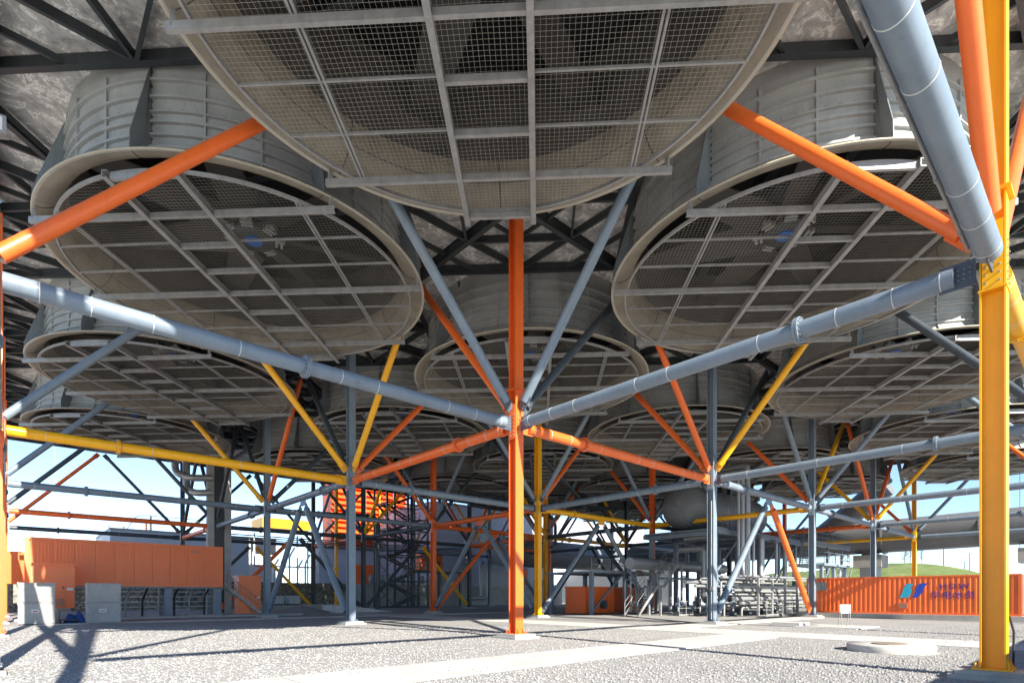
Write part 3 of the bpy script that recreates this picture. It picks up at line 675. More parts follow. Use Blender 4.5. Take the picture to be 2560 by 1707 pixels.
# ---- the lettered shipping container
def container():
    x0, x1, y0, y1, z0, z1 = 31.1, 33.54, -11.2, 0.99, .34, 2.93
    t = thing('shipping_container', 'corrugated orange shipping container with blue emblem and lettering', 'container', (32.3, -5.1, z0))
    pit, dep = .29, .036
    def wall(fix, sgn, a, b, name):
        vs = []; fs = []; u = a; prof = []
        while u < b - 1e-6:
            for (du, dd) in ((0, 0), (.09, 0), (.145, dep), (.235, dep)): prof.append((min(u + du, b), dd))
            u += pit
        prof.append((b, 0))
        for (u, dd) in prof:
            for z in (z0 + .14, z1 - .1): vs.append((fix + sgn * dd, u, z) if name == 'long_wall' else (u, fix + sgn * dd, z))
        n = len(prof); fs = [(2 * k, 2 * k + 2, 2 * k + 3, 2 * k + 1) for k in range(n - 1)]
        MB().add(vs, fs).build(name, 'orange', t)
    wall(x0 + .02, 1, y0 + .1, y1 - .1, 'long_wall'); wall(x1 - .02, -1, y0 + .1, y1 - .1, 'long_wall'); wall(y1 - .02, -1, x0 + .1, x1 - .1, 'end_wall')
    for (x, y) in ((x0, y0), (x0, y1 - .16), (x1 - .16, y0), (x1 - .16, y1 - .16)):
        MB().box(x, x + .16, y, y + .16, z0, z1).build('corner_post', 'orange', t)
    for x in (x0, x1 - .1):
        MB().box(x + .003, x + .1, y0 + .16, y1 - .16, z1 - .1, z1 - .003).build('top_rail', 'orange', t); MB().box(x + .003, x + .1, y0 + .16, y1 - .16, z0, z0 + .14).build('bottom_rail', 'orange', t)
    MB().box(x0 + .1, x1 - .1, y0 + .05, y1 - .05, z1 - .06, z1 - .03).build('roof_panel', 'orange', t)
    MB().box(x0 + .1, x1 - .1, y0 + .05, y1 - .05, z0 + .05, z0 + .14).build('floor_panel', 'deep', t)
    for x in (x0 + .18, (x0 + x1) / 2 + .01):
        d = MB().box(x, x + 1.02, y0 + .03, y0 + .08, z0 + .14, z1 - .1).build('door', 'orange', t)
        MB().tube((x + .3, y0 - .0, z0 + .1), (x + .3, y0 - .0, z1 - .06), .025, 8).tube((x + .7, y0 - .0, z0 + .1), (x + .7, y0 - .0, z1 - .06), .025, 8).build('locking_bar', 'galv', d)
    b = MB().box(x0 - .16, x0 + .02, -.45, .45, 1.98, 2.6).build('air_vent_box', 'galv', t); MB().box(x0 - .2, x0 - .16, -.62, -.55, 1.9, 2.64).build('frame', 'orange', b)
    for yy in (-5.2, .45):
        v = MB().box(x0 - .03, x0 + .05, yy - .28, yy + .28, .72, 1.12).build('louvre_vent', 'orange', t)
        for k in range(5): MB().box(x0 - .045, x0 - .03, yy - .24, yy + .24, .76 + k * .07, .8 + k * .07).build('slat', 'rust', v)
    # emblem and lettering printed on the crests of the corrugation
    xs = x0 + .012
    def P(y, z): return (xs, y, z)
    def E(y, z): return P(-5.0 - (-5.2 - y) * .611, 1.46 + (z - 1.35) * 1.078)
    MB().poly([E(-5.2, 1.35), E(-5.95, 1.35), E(-6.2, 1.5), E(-6.35, 1.78), E(-6.2, 1.98), E(-6.5, 2.2), E(-6.15, 2.24), E(-5.85, 2.2), E(-5.62, 2.0), E(-5.42, 1.6)], (-.012, 0, 0)).build('emblem', 'cyan', t)
    MB().poly([E(-6.35, 1.37), E(-6.75, 1.35), E(-7.1, 1.5), E(-7.35, 1.8), E(-7.55, 2.1), E(-7.9, 2.24), E(-7.1, 2.24), E(-6.85, 2.1), E(-6.68, 1.8), E(-6.6, 1.6)], (-.012, 0, 0)).build('emblem', 'navy', t)
    for (txt, y, z, size, sp) in (('HDW', -7.19, 2.02, .53, 1.38), ('华电水务', -6.72, 1.45, .54, 1.2)):
        cu = bpy.data.curves.new('lettering', 'FONT'); cu.body = txt; cu.size = size; cu.space_character = sp; cu.extrude = .004; cu.offset = .001
        tmp = bpy.data.objects.new('tmp', cu); col.objects.link(tmp); bpy.context.view_layer.update()
        me = bpy.data.meshes.new_from_object(tmp.evaluated_get(bpy.context.evaluated_depsgraph_get())); bpy.data.objects.remove(tmp)
        me.materials.clear(); me.materials.append(M['ink'])
        me.transform(Matrix(((0, 0, -1, xs - .008), (-1, 0, 0, y), (0, 1, 0, z), (0, 0, 0, 1))))
        me.transform(Matrix.Translation(-Vector(t.location))); o = bpy.data.objects.new('lettering', me); col.objects.link(o); o.parent = t
    tag(MB().box(30.6, 34, -11.7, 1.5, 0, .34).build('concrete_plinth', 'concrete'), 'low concrete plinth under the lettered container', 'plinth')
container()
# ---- round manhole, sign stand, small slabs
t = thing('manhole', 'round concrete manhole with a rusty lid beside the yellow column', 'manhole', (4.7, -10.8, 0))
m = MB().lathe([(1.06, 0), (1.08, .17), (1.05, .2), (.42, .2)], 40, True).add([], []); m.v = [(x + 4.7, y - 10.8, z) for (x, y, z) in m.v]; m.build('concrete_ring', 'paving', t)
m = MB().lathe([(.44, .18), (.44, .225), (.0005, .225)], 32, False); m.v = [(x + 4.7, y - 10.8, z) for (x, y, z) in m.v]; m.build('lid', 'rust', t)
sx, sy = 17.1, -5.9
tag(MB().box(15.0, 18.6, -7.0, -4.2, 0, .045).build('concrete_slab', 'paving'), 'flat pale concrete slab under the white sign stand', 'slab')
tag(MB().box(16.6, 18.0, -3.9, -2.5, 0, .16).build('concrete_slab', 'paving'), 'raised concrete cover slab near the white sign stand', 'slab')
t = thing('sign_stand', 'blank white sign board on two galvanised legs', 'sign', (sx, sy, .045)); e = V(.74, -.67, 0); n = V(.67, .74, 0); p = V(sx, sy, .045)
MB().obox(p + V(0, 0, .88), e * .27, n * .012, V(0, 0, .22)).build('board', 'white', t)
for s in (-1, 1):
    MB().tube(p + e * (.22 * s) - n * .1, p + e * (.22 * s) + V(0, 0, 1.1), .016, 6).build('leg', 'galv', t); MB().tube(p + e * (.22 * s) + n * .25, p + e * (.22 * s) + V(0, 0, .9), .016, 6).build('leg', 'galv', t)
# ---- floodlight on the edge column
t = thing('floodlight', 'square floodlight bracketed to the edge column beside the orange brace', 'lamp', (-14.2, -.1, 10.9))
MB().box(-14.44, -14.14, -.35, -.2, 10.8, 11.15).build('housing', 'galv', t); MB().box(-14.4, -14.2, -.36, -.35, 10.84, 11.1).build('lens', 'white', t); MB().bar((-14.3, -.1, 10.8), (-14.1, -.25, 10.8), .05, .05).build('bracket', 'galv', t)
# ---- long orange cabin on stilts
def cabin():
    x0, x1, y0, y1, z0, z1 = -13.45, -1.9, 31.5, 34.5, 2.25, 5.35
    t = thing('site_cabin', 'long orange panelled cabin raised on grey stilts', 'cabin', (-7.6, 33, 0))
    MB().box(x0 + .05, x1 - .05, y0 + .12, y1, z0 + .1, z1 - .1).build('body', 'salmon', t)
    n = 10; w = (x1 - x0 - .5) / n
    pm = None
    for k in range(n):
        a = x0 + .3 + k * w; p = MB().box(a + .010, a + w - .010, y0 + .025, y0 + .06, z0 + .22, z1 - .17)
        for g in range(1, 6): p.box(a + w * g / 6 - .035, a + w * g / 6 + .035, y0 - .002, y0 + .025, z0 + .24, z1 - .19)
        p.build('wall_panel', 'salmon', t)
    for (a, b, c, d) in ((x0, x1, z1 - .16, z1), (x0, x1, z0, z0 + .2)): MB().box(a, b, y0, y0 + .12, c, d).build('rail', 'salmon', t)
    for x in (x0, x1 - .22): MB().box(x, x + .22, y0 - .004, y0 + .2, z0 + .2, z1 - .16).build('corner_post', 'salmon', t)
    MB().box(x0 + .02, x1 - .02, y0 + .02, y1, z1 - .05, z1 - .02).build('roof', 'salmon', t)
    v = MB().box(-4.1, -3.5, y0 - .03, y0 + .03, 4.75, 5.02).build('louvre_vent', 'salmon', t)
    for k in range(5): MB().box(-4.07, -3.53, y0 - .04, y0 - .03, 4.78 + k * .045, 4.8 + k * .045).build('slat', 'rust', v)
    for x in (-12.9, -9.4, -5.7, -2.4):
        for y in (y0 + .1, y1 - .5): MB().box(x, x + .42, y, y + .42, 0, z0).build('stilt', 'grey', t)
    MB().box(x0, x1, y0 + .1, y0 + .5, z0 - .12, z0).build('floor_beam', 'grey', t)
    c = MB()
    for k in range(4): c.box(x0 + 3, x1 - .4, y0 + .9 + .3 * (k % 2), y0 + 1.3 + .3 * (k % 2), .75 + k * .37, .80 + k * .37)
    tr = tag(c.build('cable_tray', 'silver'), 'stack of pale cable trays running beneath the orange cabin', 'cable tray')
    rng = random.Random(2)
    for k in range(9):
        x = x0 + 3.4 + k * 1.0; m = MB().path([(x, 32.2, .1), (x, 32.2, 1.2 + rng.random() * .6), (x + .4, 32.5, 2.2)], .07, 8, .3)
        tag(m.build('cable_riser', 'black' if k % 2 else 'galv'), ('black' if k % 2 else 'grey') + ' cable riser under the orange cabin', 'cable', 'cable risers under the cabin')
    r = thing('guard_railing', 'low galvanised railing in front of the cabin stilts', 'railing', (-6, 31, 0))
    railing(r, [(-9.0, 31.2), (-7.3, 31.2)], .05); railing(r, [(-6.9, 31.2), (-5.9, 31.2)], .05); railing(r, [(-4.6, 31.2), (-2.6, 31.2)], .05, 1.5)
    tag(MB().box(-14, 4, 30.6, 36, 0, .12).build('cabin_base', 'concrete'), 'concrete base slab under the orange cabin', 'slab')
    stair('galvanised steps climbing to the end door of the orange cabin', (1.4, 33.4), (-1, 0), 2.6, .12, 2.3, .9)
cabin()
def cabinet(x0, x1, y0, y1, z0, z1, label):
    t = thing('electrical_cabinet', label, 'cabinet', ((x0 + x1) / 2, (y0 + y1) / 2, z0))
    MB().box(x0, x1, y0, y1, z0, z1).build('body', 'salmon', t); MB().box(x0 - .1, x1 + .1, y0 - .1, y1 + .1, z1, z1 + .14).build('roof', 'salmon', t)
    w = x1 - x0; h = z1 - z0
    d = MB().box(x0 + w * .28, x1 - w * .24, y0 - .025, y0, z0 + .08, z1 - .1 - h * .3).build('door', 'salmon', t); MB().box(x0 + w * .7, x0 + w * .72, y0 - .05, y0 - .025, z0 + h * .45, z0 + h * .52).build('handle', 'black', d)
    MB().box(x0 + w * .28, x1 - w * .24, y0 - .02, y0, z1 - .06 - h * .3, z1 - .06).build('panel', 'salmon', t)
    for k in range(7): MB().box(x0 + w * .45, x1 - w * .26, y0 - .04, y0 - .025, z0 + .12 + k * .07, z0 + .155 + k * .07).build('louvre', 'rust', d)
    MB().box(x1 - w * .2, x1 - w * .04, y0 - .006, y0, z0 + h * .42, z0 + h * .48).build('notice', 'white', t)
    return t
cabinet(-13.06, -11.1, 29, 30.4, .83, 3.45, 'orange electrical cabinet with louvred door in front of the long cabin')
tag(MB().box(-12.8, -11.3, 29.1, 30.3, 0, .83).build('cabinet_plinth', 'concrete'), 'grey concrete plinth under the louvred orange cabinet', 'plinth')
x, y = .6, 33.2
cabinet(x - .85, x + .85, y, y + 1.3, .1, 3.1, 'tall narrow orange cabinet standing beside a grey column')
def crate(x0, x1, y0, y1, z0, z1, label, sign):
    t = thing('storage_crate', label, 'crate', ((x0 + x1) / 2, (y0 + y1) / 2, z0), 'weathered grey crates stacked in pairs')
    MB().box(x0 + .03, x1 - .03, y0 + .03, y1 - .03, z0 + .02, z1 - .02).build('box', 'crate', t)
    n = 3
    for k in range(n):
        a = z0 + .07 + (z1 - z0 - .14) * k / n; b = z0 + .07 + (z1 - z0 - .14) * (k + 1) / n - .008
        MB().box(x0 + .06, x1 - .06, y0 + .012, y0 + .03, a, b).build('plank', 'crate', t); MB().box(x0 + .012, x0 + .03, y0 + .06, y1 - .06, a, b).build('plank', 'crate', t)
    for (a, b) in ((z0, z0 + .06), (z1 - .06, z1)): MB().box(x0, x1, y0, y1, a, b).build('frame', 'galv', t)
    for xx in (x0, x1 - .06): MB().box(xx, xx + .06, y0 + .004, y0 + .06, z0 + .06, z1 - .06).build('corner_angle', 'galv', t)
    for xx in (x0 - .03, x1 - .02): MB().box(xx, xx + .05, y0 - .02, y0 + .03, z1 - .1, z1 + .02).build('corner_lug', 'galv', t)
    if sign:
        s = MB().box(x0 + .55, x0 + .87, y0, y0 + .011, z0 + .6, z0 + .78).build('paper_notice', 'white', t); MB().box(x0 + .6, x0 + .82, y0 - .003, y0 - .0005, z0 + .65, z0 + .71).build('print', 'red', s)
crate(-13.8, -12.26, 24.5, 26.0, .06, 1.2, 'sunlit weathered crate at the bottom of its stack near the louvred cabinet', True)
crate(-13.8, -12.26, 24.5, 26.0, 1.23, 2.3, 'sunlit weathered crate at the top of its stack near the louvred cabinet', False)
crate(-10.9, -9.35, 23.7, 25.2, .06, 1.2, 'shaded weathered crate with paper notice at the bottom of its stack', True)
crate(-10.9, -9.35, 23.7, 25.2, 1.23, 2.3, 'shaded weathered crate at the top of its stack beside the blue tarpaulin', False)
# ---- blue tarpaulin on a hand cart
t = thing('hand_cart', 'small dark steel cart between the two crate stacks', 'cart', (-11.6, 25, 0))
MB().box(-12.1, -11.2, 24.8, 25.4, .2, .26).build('platform', 'deep', t)
for xx in (-12.0, -11.3):
    for yy in (24.85, 25.35): MB().tube((xx - .03, yy, .1), (xx + .03, yy, .1), .1, 14).build('wheel', 'black', t)
MB().path([(-12.05, 24.9, .26), (-12.05, 24.9, .75), (-11.25, 24.9, .75), (-11.25, 24.9, .26)], .018, 6).build('handle', 'deep', t)
rng = random.Random(9); vs = []; fs = []; N = 12
for a in range(N + 1):
    for b in range(N + 1):
        u, w = a / N, b / N; h = .85 * min(1, 2.6 * min(u, 1 - u, w, 1 - w) + .02) * (0.8 + .3 * math.sin(7 * u + 3 * w)) + rng.uniform(-.04, .04); vs.append((-11.9 + 1.2 * u, 25.45 + .9 * w, max(.01, h)))
fs = [(a * (N + 1) + b, (a + 1) * (N + 1) + b, (a + 1) * (N + 1) + b + 1, a * (N + 1) + b + 1) for a in range(N) for b in range(N)]
tag(MB().add(vs, fs, True).build('tarpaulin', 'tarp'), 'crumpled blue tarpaulin heap behind the small cart', 'tarpaulin')
tag(MB().box(-17.5, -12.4, 47, 49.5, 2.6, 5.3).build('distant_cabin', 'orange'), 'small orange cabin seen past the end of the long one', 'cabin')
# ---- gabion wall, mound, totes, low wall
tag(MB().box(-40, 21, 58, 59.2, 0, 3.3).build('gabion_wall', 'gabion'), 'long dark gabion wall of caged stones behind the deck', 'wall')
vs = [(5.5, 34.9, .75)]; n = 26
for k in range(n):
    a = 2 * math.pi * k / n; r = 2.4 + .3 * math.sin(3 * a); vs.append((5.5 + r * 1.3 * math.cos(a), 34.9 + r * math.sin(a), 0.001))
tag(MB().add(vs, [(0, 1 + k, 1 + (k + 1) % n) for k in range(n)], True).build('gravel_mound', 'gravel'), 'low heap of dark gravel in the shade beside the ramp', 'heap')
tag(MB().poly([(8.2, 33.6, .01), (14.2, 33.6, .01), (9.2, 33.6, .7), (8.2, 33.6, .7)], (0, 3.0, 0)).build('ramp', 'paving'), 'sloping concrete ramp beside the gravel heap', 'ramp')
tag(MB().box(3.5, 16, 43.6, 47.5, 0, .6).build('low_plinth', 'concrete'), 'long low concrete plinth carrying two plastic totes', 'plinth')
for k, xx in enumerate((6.7, 8.4)):
    t = thing('liquid_tote', 'pale translucent plastic tote in a wire cage on the low plinth', 'tote', (xx, 44.8, .6), 'plastic totes')
    MB().box(xx - .6, xx + .6, 44.2, 45.2, .72, 1.6).build('tank', 'tote', t); c = MB()
    for q in range(6): c.bar((xx - .62 + q * .248, 44.17, .72), (xx - .62 + q * .248, 44.17, 1.65), .02, .02)
    for q in range(4): c.bar((xx - .62, 44.17, .8 + q * .26), (xx + .62, 44.17, .8 + q * .26), .02, .02)
    c.build('cage', 'galv', t); MB().box(xx - .6, xx + .6, 44.2, 45.2, .6, .72).build('pallet', 'black', t)
# ---- buildings behind
def building(label, x0, x1, y0, y1, h, mat, panels, wins=(), roofmat='galv'):
    t = thing('building', label, 'building', ((x0 + x1) / 2, y0, 0))
    MB().box(x0 + .05, x1 - .05, y0 + .05, y1, 0, h - .1).build('wall', mat, t); MB().box(x0 - .08, x1 + .08, y0 - .08, y1 + .08, h - .1, h + .15).build('roof', roofmat, t)
    nx, nz = panels
    for a in range(nx):
        for b in range(nz):
            MB().box(x0 + (x1 - x0) * a / nx + .02, x0 + (x1 - x0) * (a + 1) / nx - .02, y0, y0 + .06, h * b / nz + .02, h * (b + 1) / nz - .12).build('cladding_panel', mat, t)
    for k in range(max(2, int((y1 - y0) / 6))):
        n = max(2, int((y1 - y0) / 6)); MB().box(x0, x0 + .06, y0 + .06 + (y1 - y0 - .06) * k / n, y0 + (y1 - y0) * (k + 1) / n - .04, .02, h - .12).build('cladding_panel', mat, t)
    for (a, b, c, d, m_) in wins:
        w = MB().box(a, b, y0 - .05, y0 + .02, c, d).build('door' if c < .5 else 'window', m_, t); MB().box(a - .08, b + .08, y0 - .03, y0 + .01, d, d + .1).build('lintel', 'dark', w)
    return t
building('large pale violet grey hall behind the stair tower', 39, 100, 63, 100, 17.5, 'hall', (12, 6), ())
building('lower grey block of the hall with an orange door', 47, 78, 60.3, 63, 12.8, 'pale', (8, 5), ((56.5, 58.3, 3.6, 6.6, 'orange'), (60, 64, .1, 4.5, 'dark'), (67, 71, .1, 4.5, 'dark')))
building('pale blue grey block behind the long orange cabin', -4, 14, 78, 95, 10.8, 'pale', (6, 4), ((8, 11, 4, 7, 'dark'), (-1, 2, 4, 6, 'dark')))
building('white plant building in the sun beyond the gabion wall', 17, 23, 92, 99, 12, 'white', (3, 4), ((18, 19.2, .1, 3, 'red'),))
tag(MB().box(19, 66, 58.6, 59.1, 0, 3.2).build('concrete_wall', 'concrete'), 'low pale concrete wall behind the stair tower', 'wall')
# orange building with sunlit horizontal fins
t = thing('louvred_building', '', 'building', (36, 82, 0)); t['label'] = 'bright orange building with wide sunlit horizontal fins behind the stair tower'
MB().box(29.5, 45, 82, 86, 10.6, 23).build('wall', 'orange', t); MB().box(27.2, 45, 82.3, 86, 0, 10.6).build('base_wall', 'pale', t); MB().box(33, 40, 81.6, 82.3, 0, 7.5).build('service_box', 'orange', t)
for k in range(11): MB().poly([(29.2, 82, 11.6 + k * 1.05), (29.2, 81.0, 11.1 + k * 1.05), (29.2, 81.0, 11.18 + k * 1.05), (29.2, 82, 11.95 + k * 1.05)], (16.2, 0, 0)).build('fin', 'orange', t)
for k in range(6): MB().box(29.5 + k * 3, 29.7 + k * 3, 80.8, 81.0, 10.8, 23).build('fin_post', 'yellow' if k % 3 == 0 else 'galv', t)
for k in range(2): MB().box(29.4, 29.5, 82.02 + k * 2, 83.9 + k * 2, 10.7, 22.9).build('side_panel', 'orange', t)
cb = thing('canopy', 'yellow and pink edged flat canopy before the orange louvred building', 'canopy', (22, 84, 0))
MB().box(18, 26.4, 84, 90, 13.4, 15.1).build('roof', 'yellow', cb)
for xx in (18.3, 26.0):
    for yy in (84.4, 89.4): MB().tube((xx, yy, 0), (xx, yy, 12.9), .15, 10).build('post', 'white', cb)
for k in range(5): tag(MB().path([(17 + k * 1.3, 76, 0), (17 + k * 1.3, 76, 6 + k % 3), (18.2 + k * 1.3, 77, 7.5 + k % 3)], .16, 10, .5).build('vent_pipe', 'white'), 'white vent pipe standing under the yellow canopy', 'pipe', 'white vent pipes')
tag(MB().path([(16, 82, 6.6), (26.5, 82, 6.6)], .12, 8).build('sprinkler_pipe', 'red'), 'thin red pipe running under the yellow canopy', 'pipe')
# orange plant box on legs beside the tower
t = thing('plant_enclosure', 'orange boxed plant enclosure on a grey platform beyond the stair tower', 'enclosure', (33.3, 56, 0))
MB().box(31.4, 35.4, 55.4, 58, 5.4, 8.3).build('body', 'orange', t); MB().box(30.4, 39, 54.6, 58.2, 5.1, 5.3).build('platform', 'dark', t)
for xx in (30.8, 34.5, 38.5): MB().box(xx, xx + .3, 55, 55.3, 0, 5.1).build('leg', 'dark', t)
railing(t, [(30.4, 54.6), (39, 54.6)], 5.3); MB().tube((34.6, 55.38, 6.4), (34.6, 55.42, 6.4), .35, 16).build('fan_port', 'black', t)
t = thing('pump_row', 'row of grey pumps and pipework on the concrete apron under the platform', 'pumps', (33, 56, 0))
for k in range(9): MB().tube((24 + k * 1.7, 56.6, 3.3), (24 + k * 1.7, 56.6, 4.6), .3, 12).tube((24 + k * 1.7, 56.2, 3.9), (24 + k * 1.7, 57.2, 3.9), .2, 10).build('pump', 'grey', t)
MB().box(22, 40, 55.9, 58.5, 3.0, 3.2).build('base', 'concrete', t); MB().box(22.2, 39.8, 56, 58.4, 0, 3.0).build('apron_wall', 'concrete', t); railing(t, [(22, 55.9), (40, 55.9)], 3.2)
# ---- silver pipe pair looping along the wall
for k in range(2):
    m = MB().path([(60, 57 + k * .6, 7.6), (45.5 - k * .8, 57 + k * .6, 7.6), (45.5 - k * .8, 57 + k * .6, 1.2), (24, 57 + k * .6, 1.2 )] if k == 0 else [(60, 57.6, 7.2), (44.7, 57.6, 7.2), (44.7, 57.6, 1.1), (43, 57.6, 1.1)], .28, 12, .8)
    tag(m.build('insulated_pipe', 'silver'), ('silver insulated pipe looping down and along the concrete wall', 'silver insulated pipe looping down close behind its twin')[k], 'pipe', 'silver pipe loop')
# ---- dark stair tower
def tower():
    x0, x1, y0, y1, H = 22.0, 28.2, 48.6, 52.0, 17
    t = thing('stair_tower', 'dark steel stair tower with zigzag flights rising to the deck', 'stair tower', (25, 50, 0))
    for x in (x0, (x0 + x1) / 2, x1):
        for y in (y0, y1): MB().box(x - .11, x + .11, y - .11, y + .11, 0, H).build('post', 'dark', t)
    L = 5; dz = H / L
    for k in range(L + 1):
        z = min(H - .1, k * dz + .1)
        for y in (y0, y1): MB().bar((x0, y, z), (x1, y, z), .12, .16).build('beam', 'dark', t)
        for x in (x0, x1): MB().bar((x, y0, z), (x, y1, z), .12, .16).build('beam', 'dark', t)
    for k in range(L):
        for (a, b) in ((x0, (x0 + x1) / 2), ((x0 + x1) / 2, x1)):
            MB().bar((a, y1, k * dz), (b, y1, (k + 1) * dz), .07, .07).bar((b, y1 + .09, k * dz), (a, y1 + .09, (k + 1) * dz), .07, .07).build('cross_brace', 'dark', t)
        for q in range(2):
            za = k * dz + q * dz / 2; zb = za + dz / 2
            a, d = ((x0 + 1.1, y0 + .8 + q * 1.6), (1, 0)) if q == 0 else ((x1 - 1.1, y0 + .8 + q * 1.6), (-1, 0))
            stair('', a, d, x1 - x0 - 2.2, za, zb, 1.1, 'dark', root=t)
        MB().box(x1 - 1.1, x1 - .12, y0 + .12, y1 - .12, k * dz + dz / 2 - .06, k * dz + dz / 2).build('landing', 'dark', t)
        MB().box(x0 + .12, x0 + 1.1, y0 + .12, y1 - .12, (k + 1) * dz - .08, (k + 1) * dz - .02).build('landing', 'dark', t)
        railing(t, [(x1 - .12, y0 + .15), (x1 - .12, y1 - .15)], k * dz + dz / 2, mat='galv'); railing(t, [(x0 + .12, y0 + .15), (x0 + .12, y1 - .15)], (k + 1) * dz, mat='galv')
    return t
tower()
tag(MB().box(12.6, 12.9, 43.3, 43.6, 0, DECK).box(12.45, 13.05, 43.1, 43.8, 4.5, 4.7).build('support_post', 'yellow'), 'slim yellow post standing close beside a dark grey column', 'post')
for k in range(1):
    tag(MB().path([(16.8 + k * .8, 41.5, 0), (16.8 + k * .8, 41.5, 10.5 - k * .7), (9 - k, 44.5, 10.5 - k * .7), (2.2, 45, 10.5 - k * .7)], .3, 12, 1.0).build('dark_pipe', 'dark'), 'thick dark pipe rising and bending under the deck near the stair tower', 'pipe', 'dark pipes by the stair tower')
for k in range(2):
    tag(MB().path([(-3.2 + k * .9, 41.6, DECK), (-3.2 + k * .9, 41.6, 12.6 - k * 1.3), (-2.4 + k * .5, 40.2, 12.0 - k * 1.3), (-.6, 39.9, 12.2 - k * 1.3)], .3, 14, .6).build('insulated_pipe', 'silver'), 'shiny bent pipe stub beside the concrete pillars', 'pipe', 'bent pipe stubs')
# cable tray line crossing at node height behind
tag(MB().box(0, 30, 41.2, 41.7, 7.0, 7.06).box(0, 30, 41.2, 41.7, 7.2, 7.26).box(0, 30, 41.2, 41.7, 7.4, 7.46).build('cable_tray', 'dark'), 'dark triple cable tray crossing between the far columns', 'cable tray')

# ---- insulated vessel on its platform
def vessel():
    x0, x1, y, z, r = 29.6, 42.0, 10.6, 9.35, 1.95
    t = thing('pressure_vessel', 'large grey insulated horizontal vessel with seamed domed end', 'vessel', (36, y, z - r))
    n = 36
    def ringx(prof, name, mat, sm=True):
        m = MB().lathe(prof, n, sm); m.v = [(q[2], y + q[0], z + q[1]) for q in m.v]; return m.build(name, mat, t)
    ringx([(r, x0), (r, x1)], 'barrel', 'duct')
    hp = [(r * math.cos(a), x0 - 1.15 * math.sin(a)) for a in [R(90) * k / 8 for k in range(9)]]; hp[-1] = (.002, hp[-1][1]); ringx(hp[::-1], 'domed_end', 'duct')
    hp = [(r * math.cos(a), x1 + 1.15 * math.sin(a)) for a in [R(90) * k / 8 for k in range(9)]]; hp[-1] = (.002, hp[-1][1]); ringx(hp, 'domed_end', 'duct')
    for k in range(28):
        a0 = 2 * math.pi * k / 28; pts = []
        for q in range(9):
            a = R(86) * q / 8; rr = r * math.cos(a) + .012; pts.append((x0 - 1.16 * math.sin(a), y + rr * math.cos(a0), z + rr * math.sin(a0)))
        MB().path(pts, .014, 4).build('seam', 'silver', t)
    for xx in (31.5, 34, 36.5, 39): ringx([(r + .002, xx - .04), (r + .03, xx - .04), (r + .03, xx + .04), (r + .002, xx + .04)], 'band', 'silver', False)
    for xx in (31.5, 40): MB().poly([(xx - .2, y - 1.5, 7.2), (xx - .2, y + 1.5, 7.2), (xx - .2, y + 1.5, 8.2), (xx - .2, y - 1.5, 8.2)], (.4, 0, 0)).build('saddle', 'dark', t)
    for xx in (30.6, 31.4, 32.2): MB().tube((xx, y - .6, z + r * .8), (xx, y - .6, z + r + .9), .22, 12).build('nozzle', 'silver', t)
    p = thing('process_platform', 'grey steel platform with railings carrying the insulated vessel', 'platform', (36, y, 0))
    MB().box(27.8, 45, 6.6, 13.4, 6.95, 7.05).build('floor', 'grey', p)
    for yy in (6.6, 13.4): MB().box(27.8, 45, yy - .1, yy + .1, 6.6, 6.94).build('edge_beam', 'grey', p)
    for xx in (28.4, 32.4, 36.6, 40.6, 44.6):
        MB().box(xx - .1, xx + .1, 6.7, 13.3, 6.56, 6.9).build('joist', 'grey', p)
        for yy in (7.0, 13.0): MB().box(xx - .17, xx + .17, yy - .17, yy + .17, 0, 6.56).build('leg', 'grey', p)
    for (a, b) in ((28.4, 32.4), (36.6, 40.6), (40.6, 44.6)): MB().bar((a, 7.0, 3.4), (b, 7.0, 6.5), .14, .14).build('brace', 'grey', p); MB().bar((b, 6.97, .3), (a, 6.97, 3.2), .14, .14).build('brace', 'grey', p)
    for yy in (7.0, 13.0): MB().box(28.6, 44.4, yy - .08, yy + .08, 3.1, 3.3).build('mid_beam', 'grey', p)
    railing(p, [(33.4, 6.6), (45, 6.6), (45, 13.4)], 7.05, mat='grey'); railing(p, [(27.8, 6.6), (29.8, 6.6)], 7.05, mat='grey')
    for k in range(14): MB().bar((33.2, 8.0, 7.2 + k * .35), (33.7, 8.0, 7.2 + k * .35), .03, .03).build('ladder_rung', 'grey', p)
    for xx in (33.2, 33.7): MB().bar((xx, 8.0, 7.05), (xx, 8.0, 12.4), .05, .05).build('ladder_rail', 'grey', p)
    rng = random.Random(4)
    for k, (xx, yy, zt) in enumerate(((30.2, 5.9, 11.6), (30.65, 5.8, 11.9), (31.3, 5.7, 12.4), (32.2, 6.0, 11.2), (29.0, 7.8, 6.5), (29.3, 8.4, 5.6), (33.6, 6.2, 6.8), (34.6, 6.0, 6.8), (35.4, 6.3, 6.8), (37.8, 6.0, 6.6), (39.2, 5.8, 6.4))):
        zb = .5 + rng.random() * 1.6
        m = MB().path([(xx + 1.6, yy - .4, zb), (xx, yy, zb), (xx, yy, zt), (xx + .2, yy + 2.4, zt)], .13 + .07 * (k % 3), 12, .35)
        tag(m.build('insulated_pipe', 'silver'), 'bright silver insulated pipe rising beside the vessel platform', 'pipe', 'silver pipes by the vessel')
vessel()
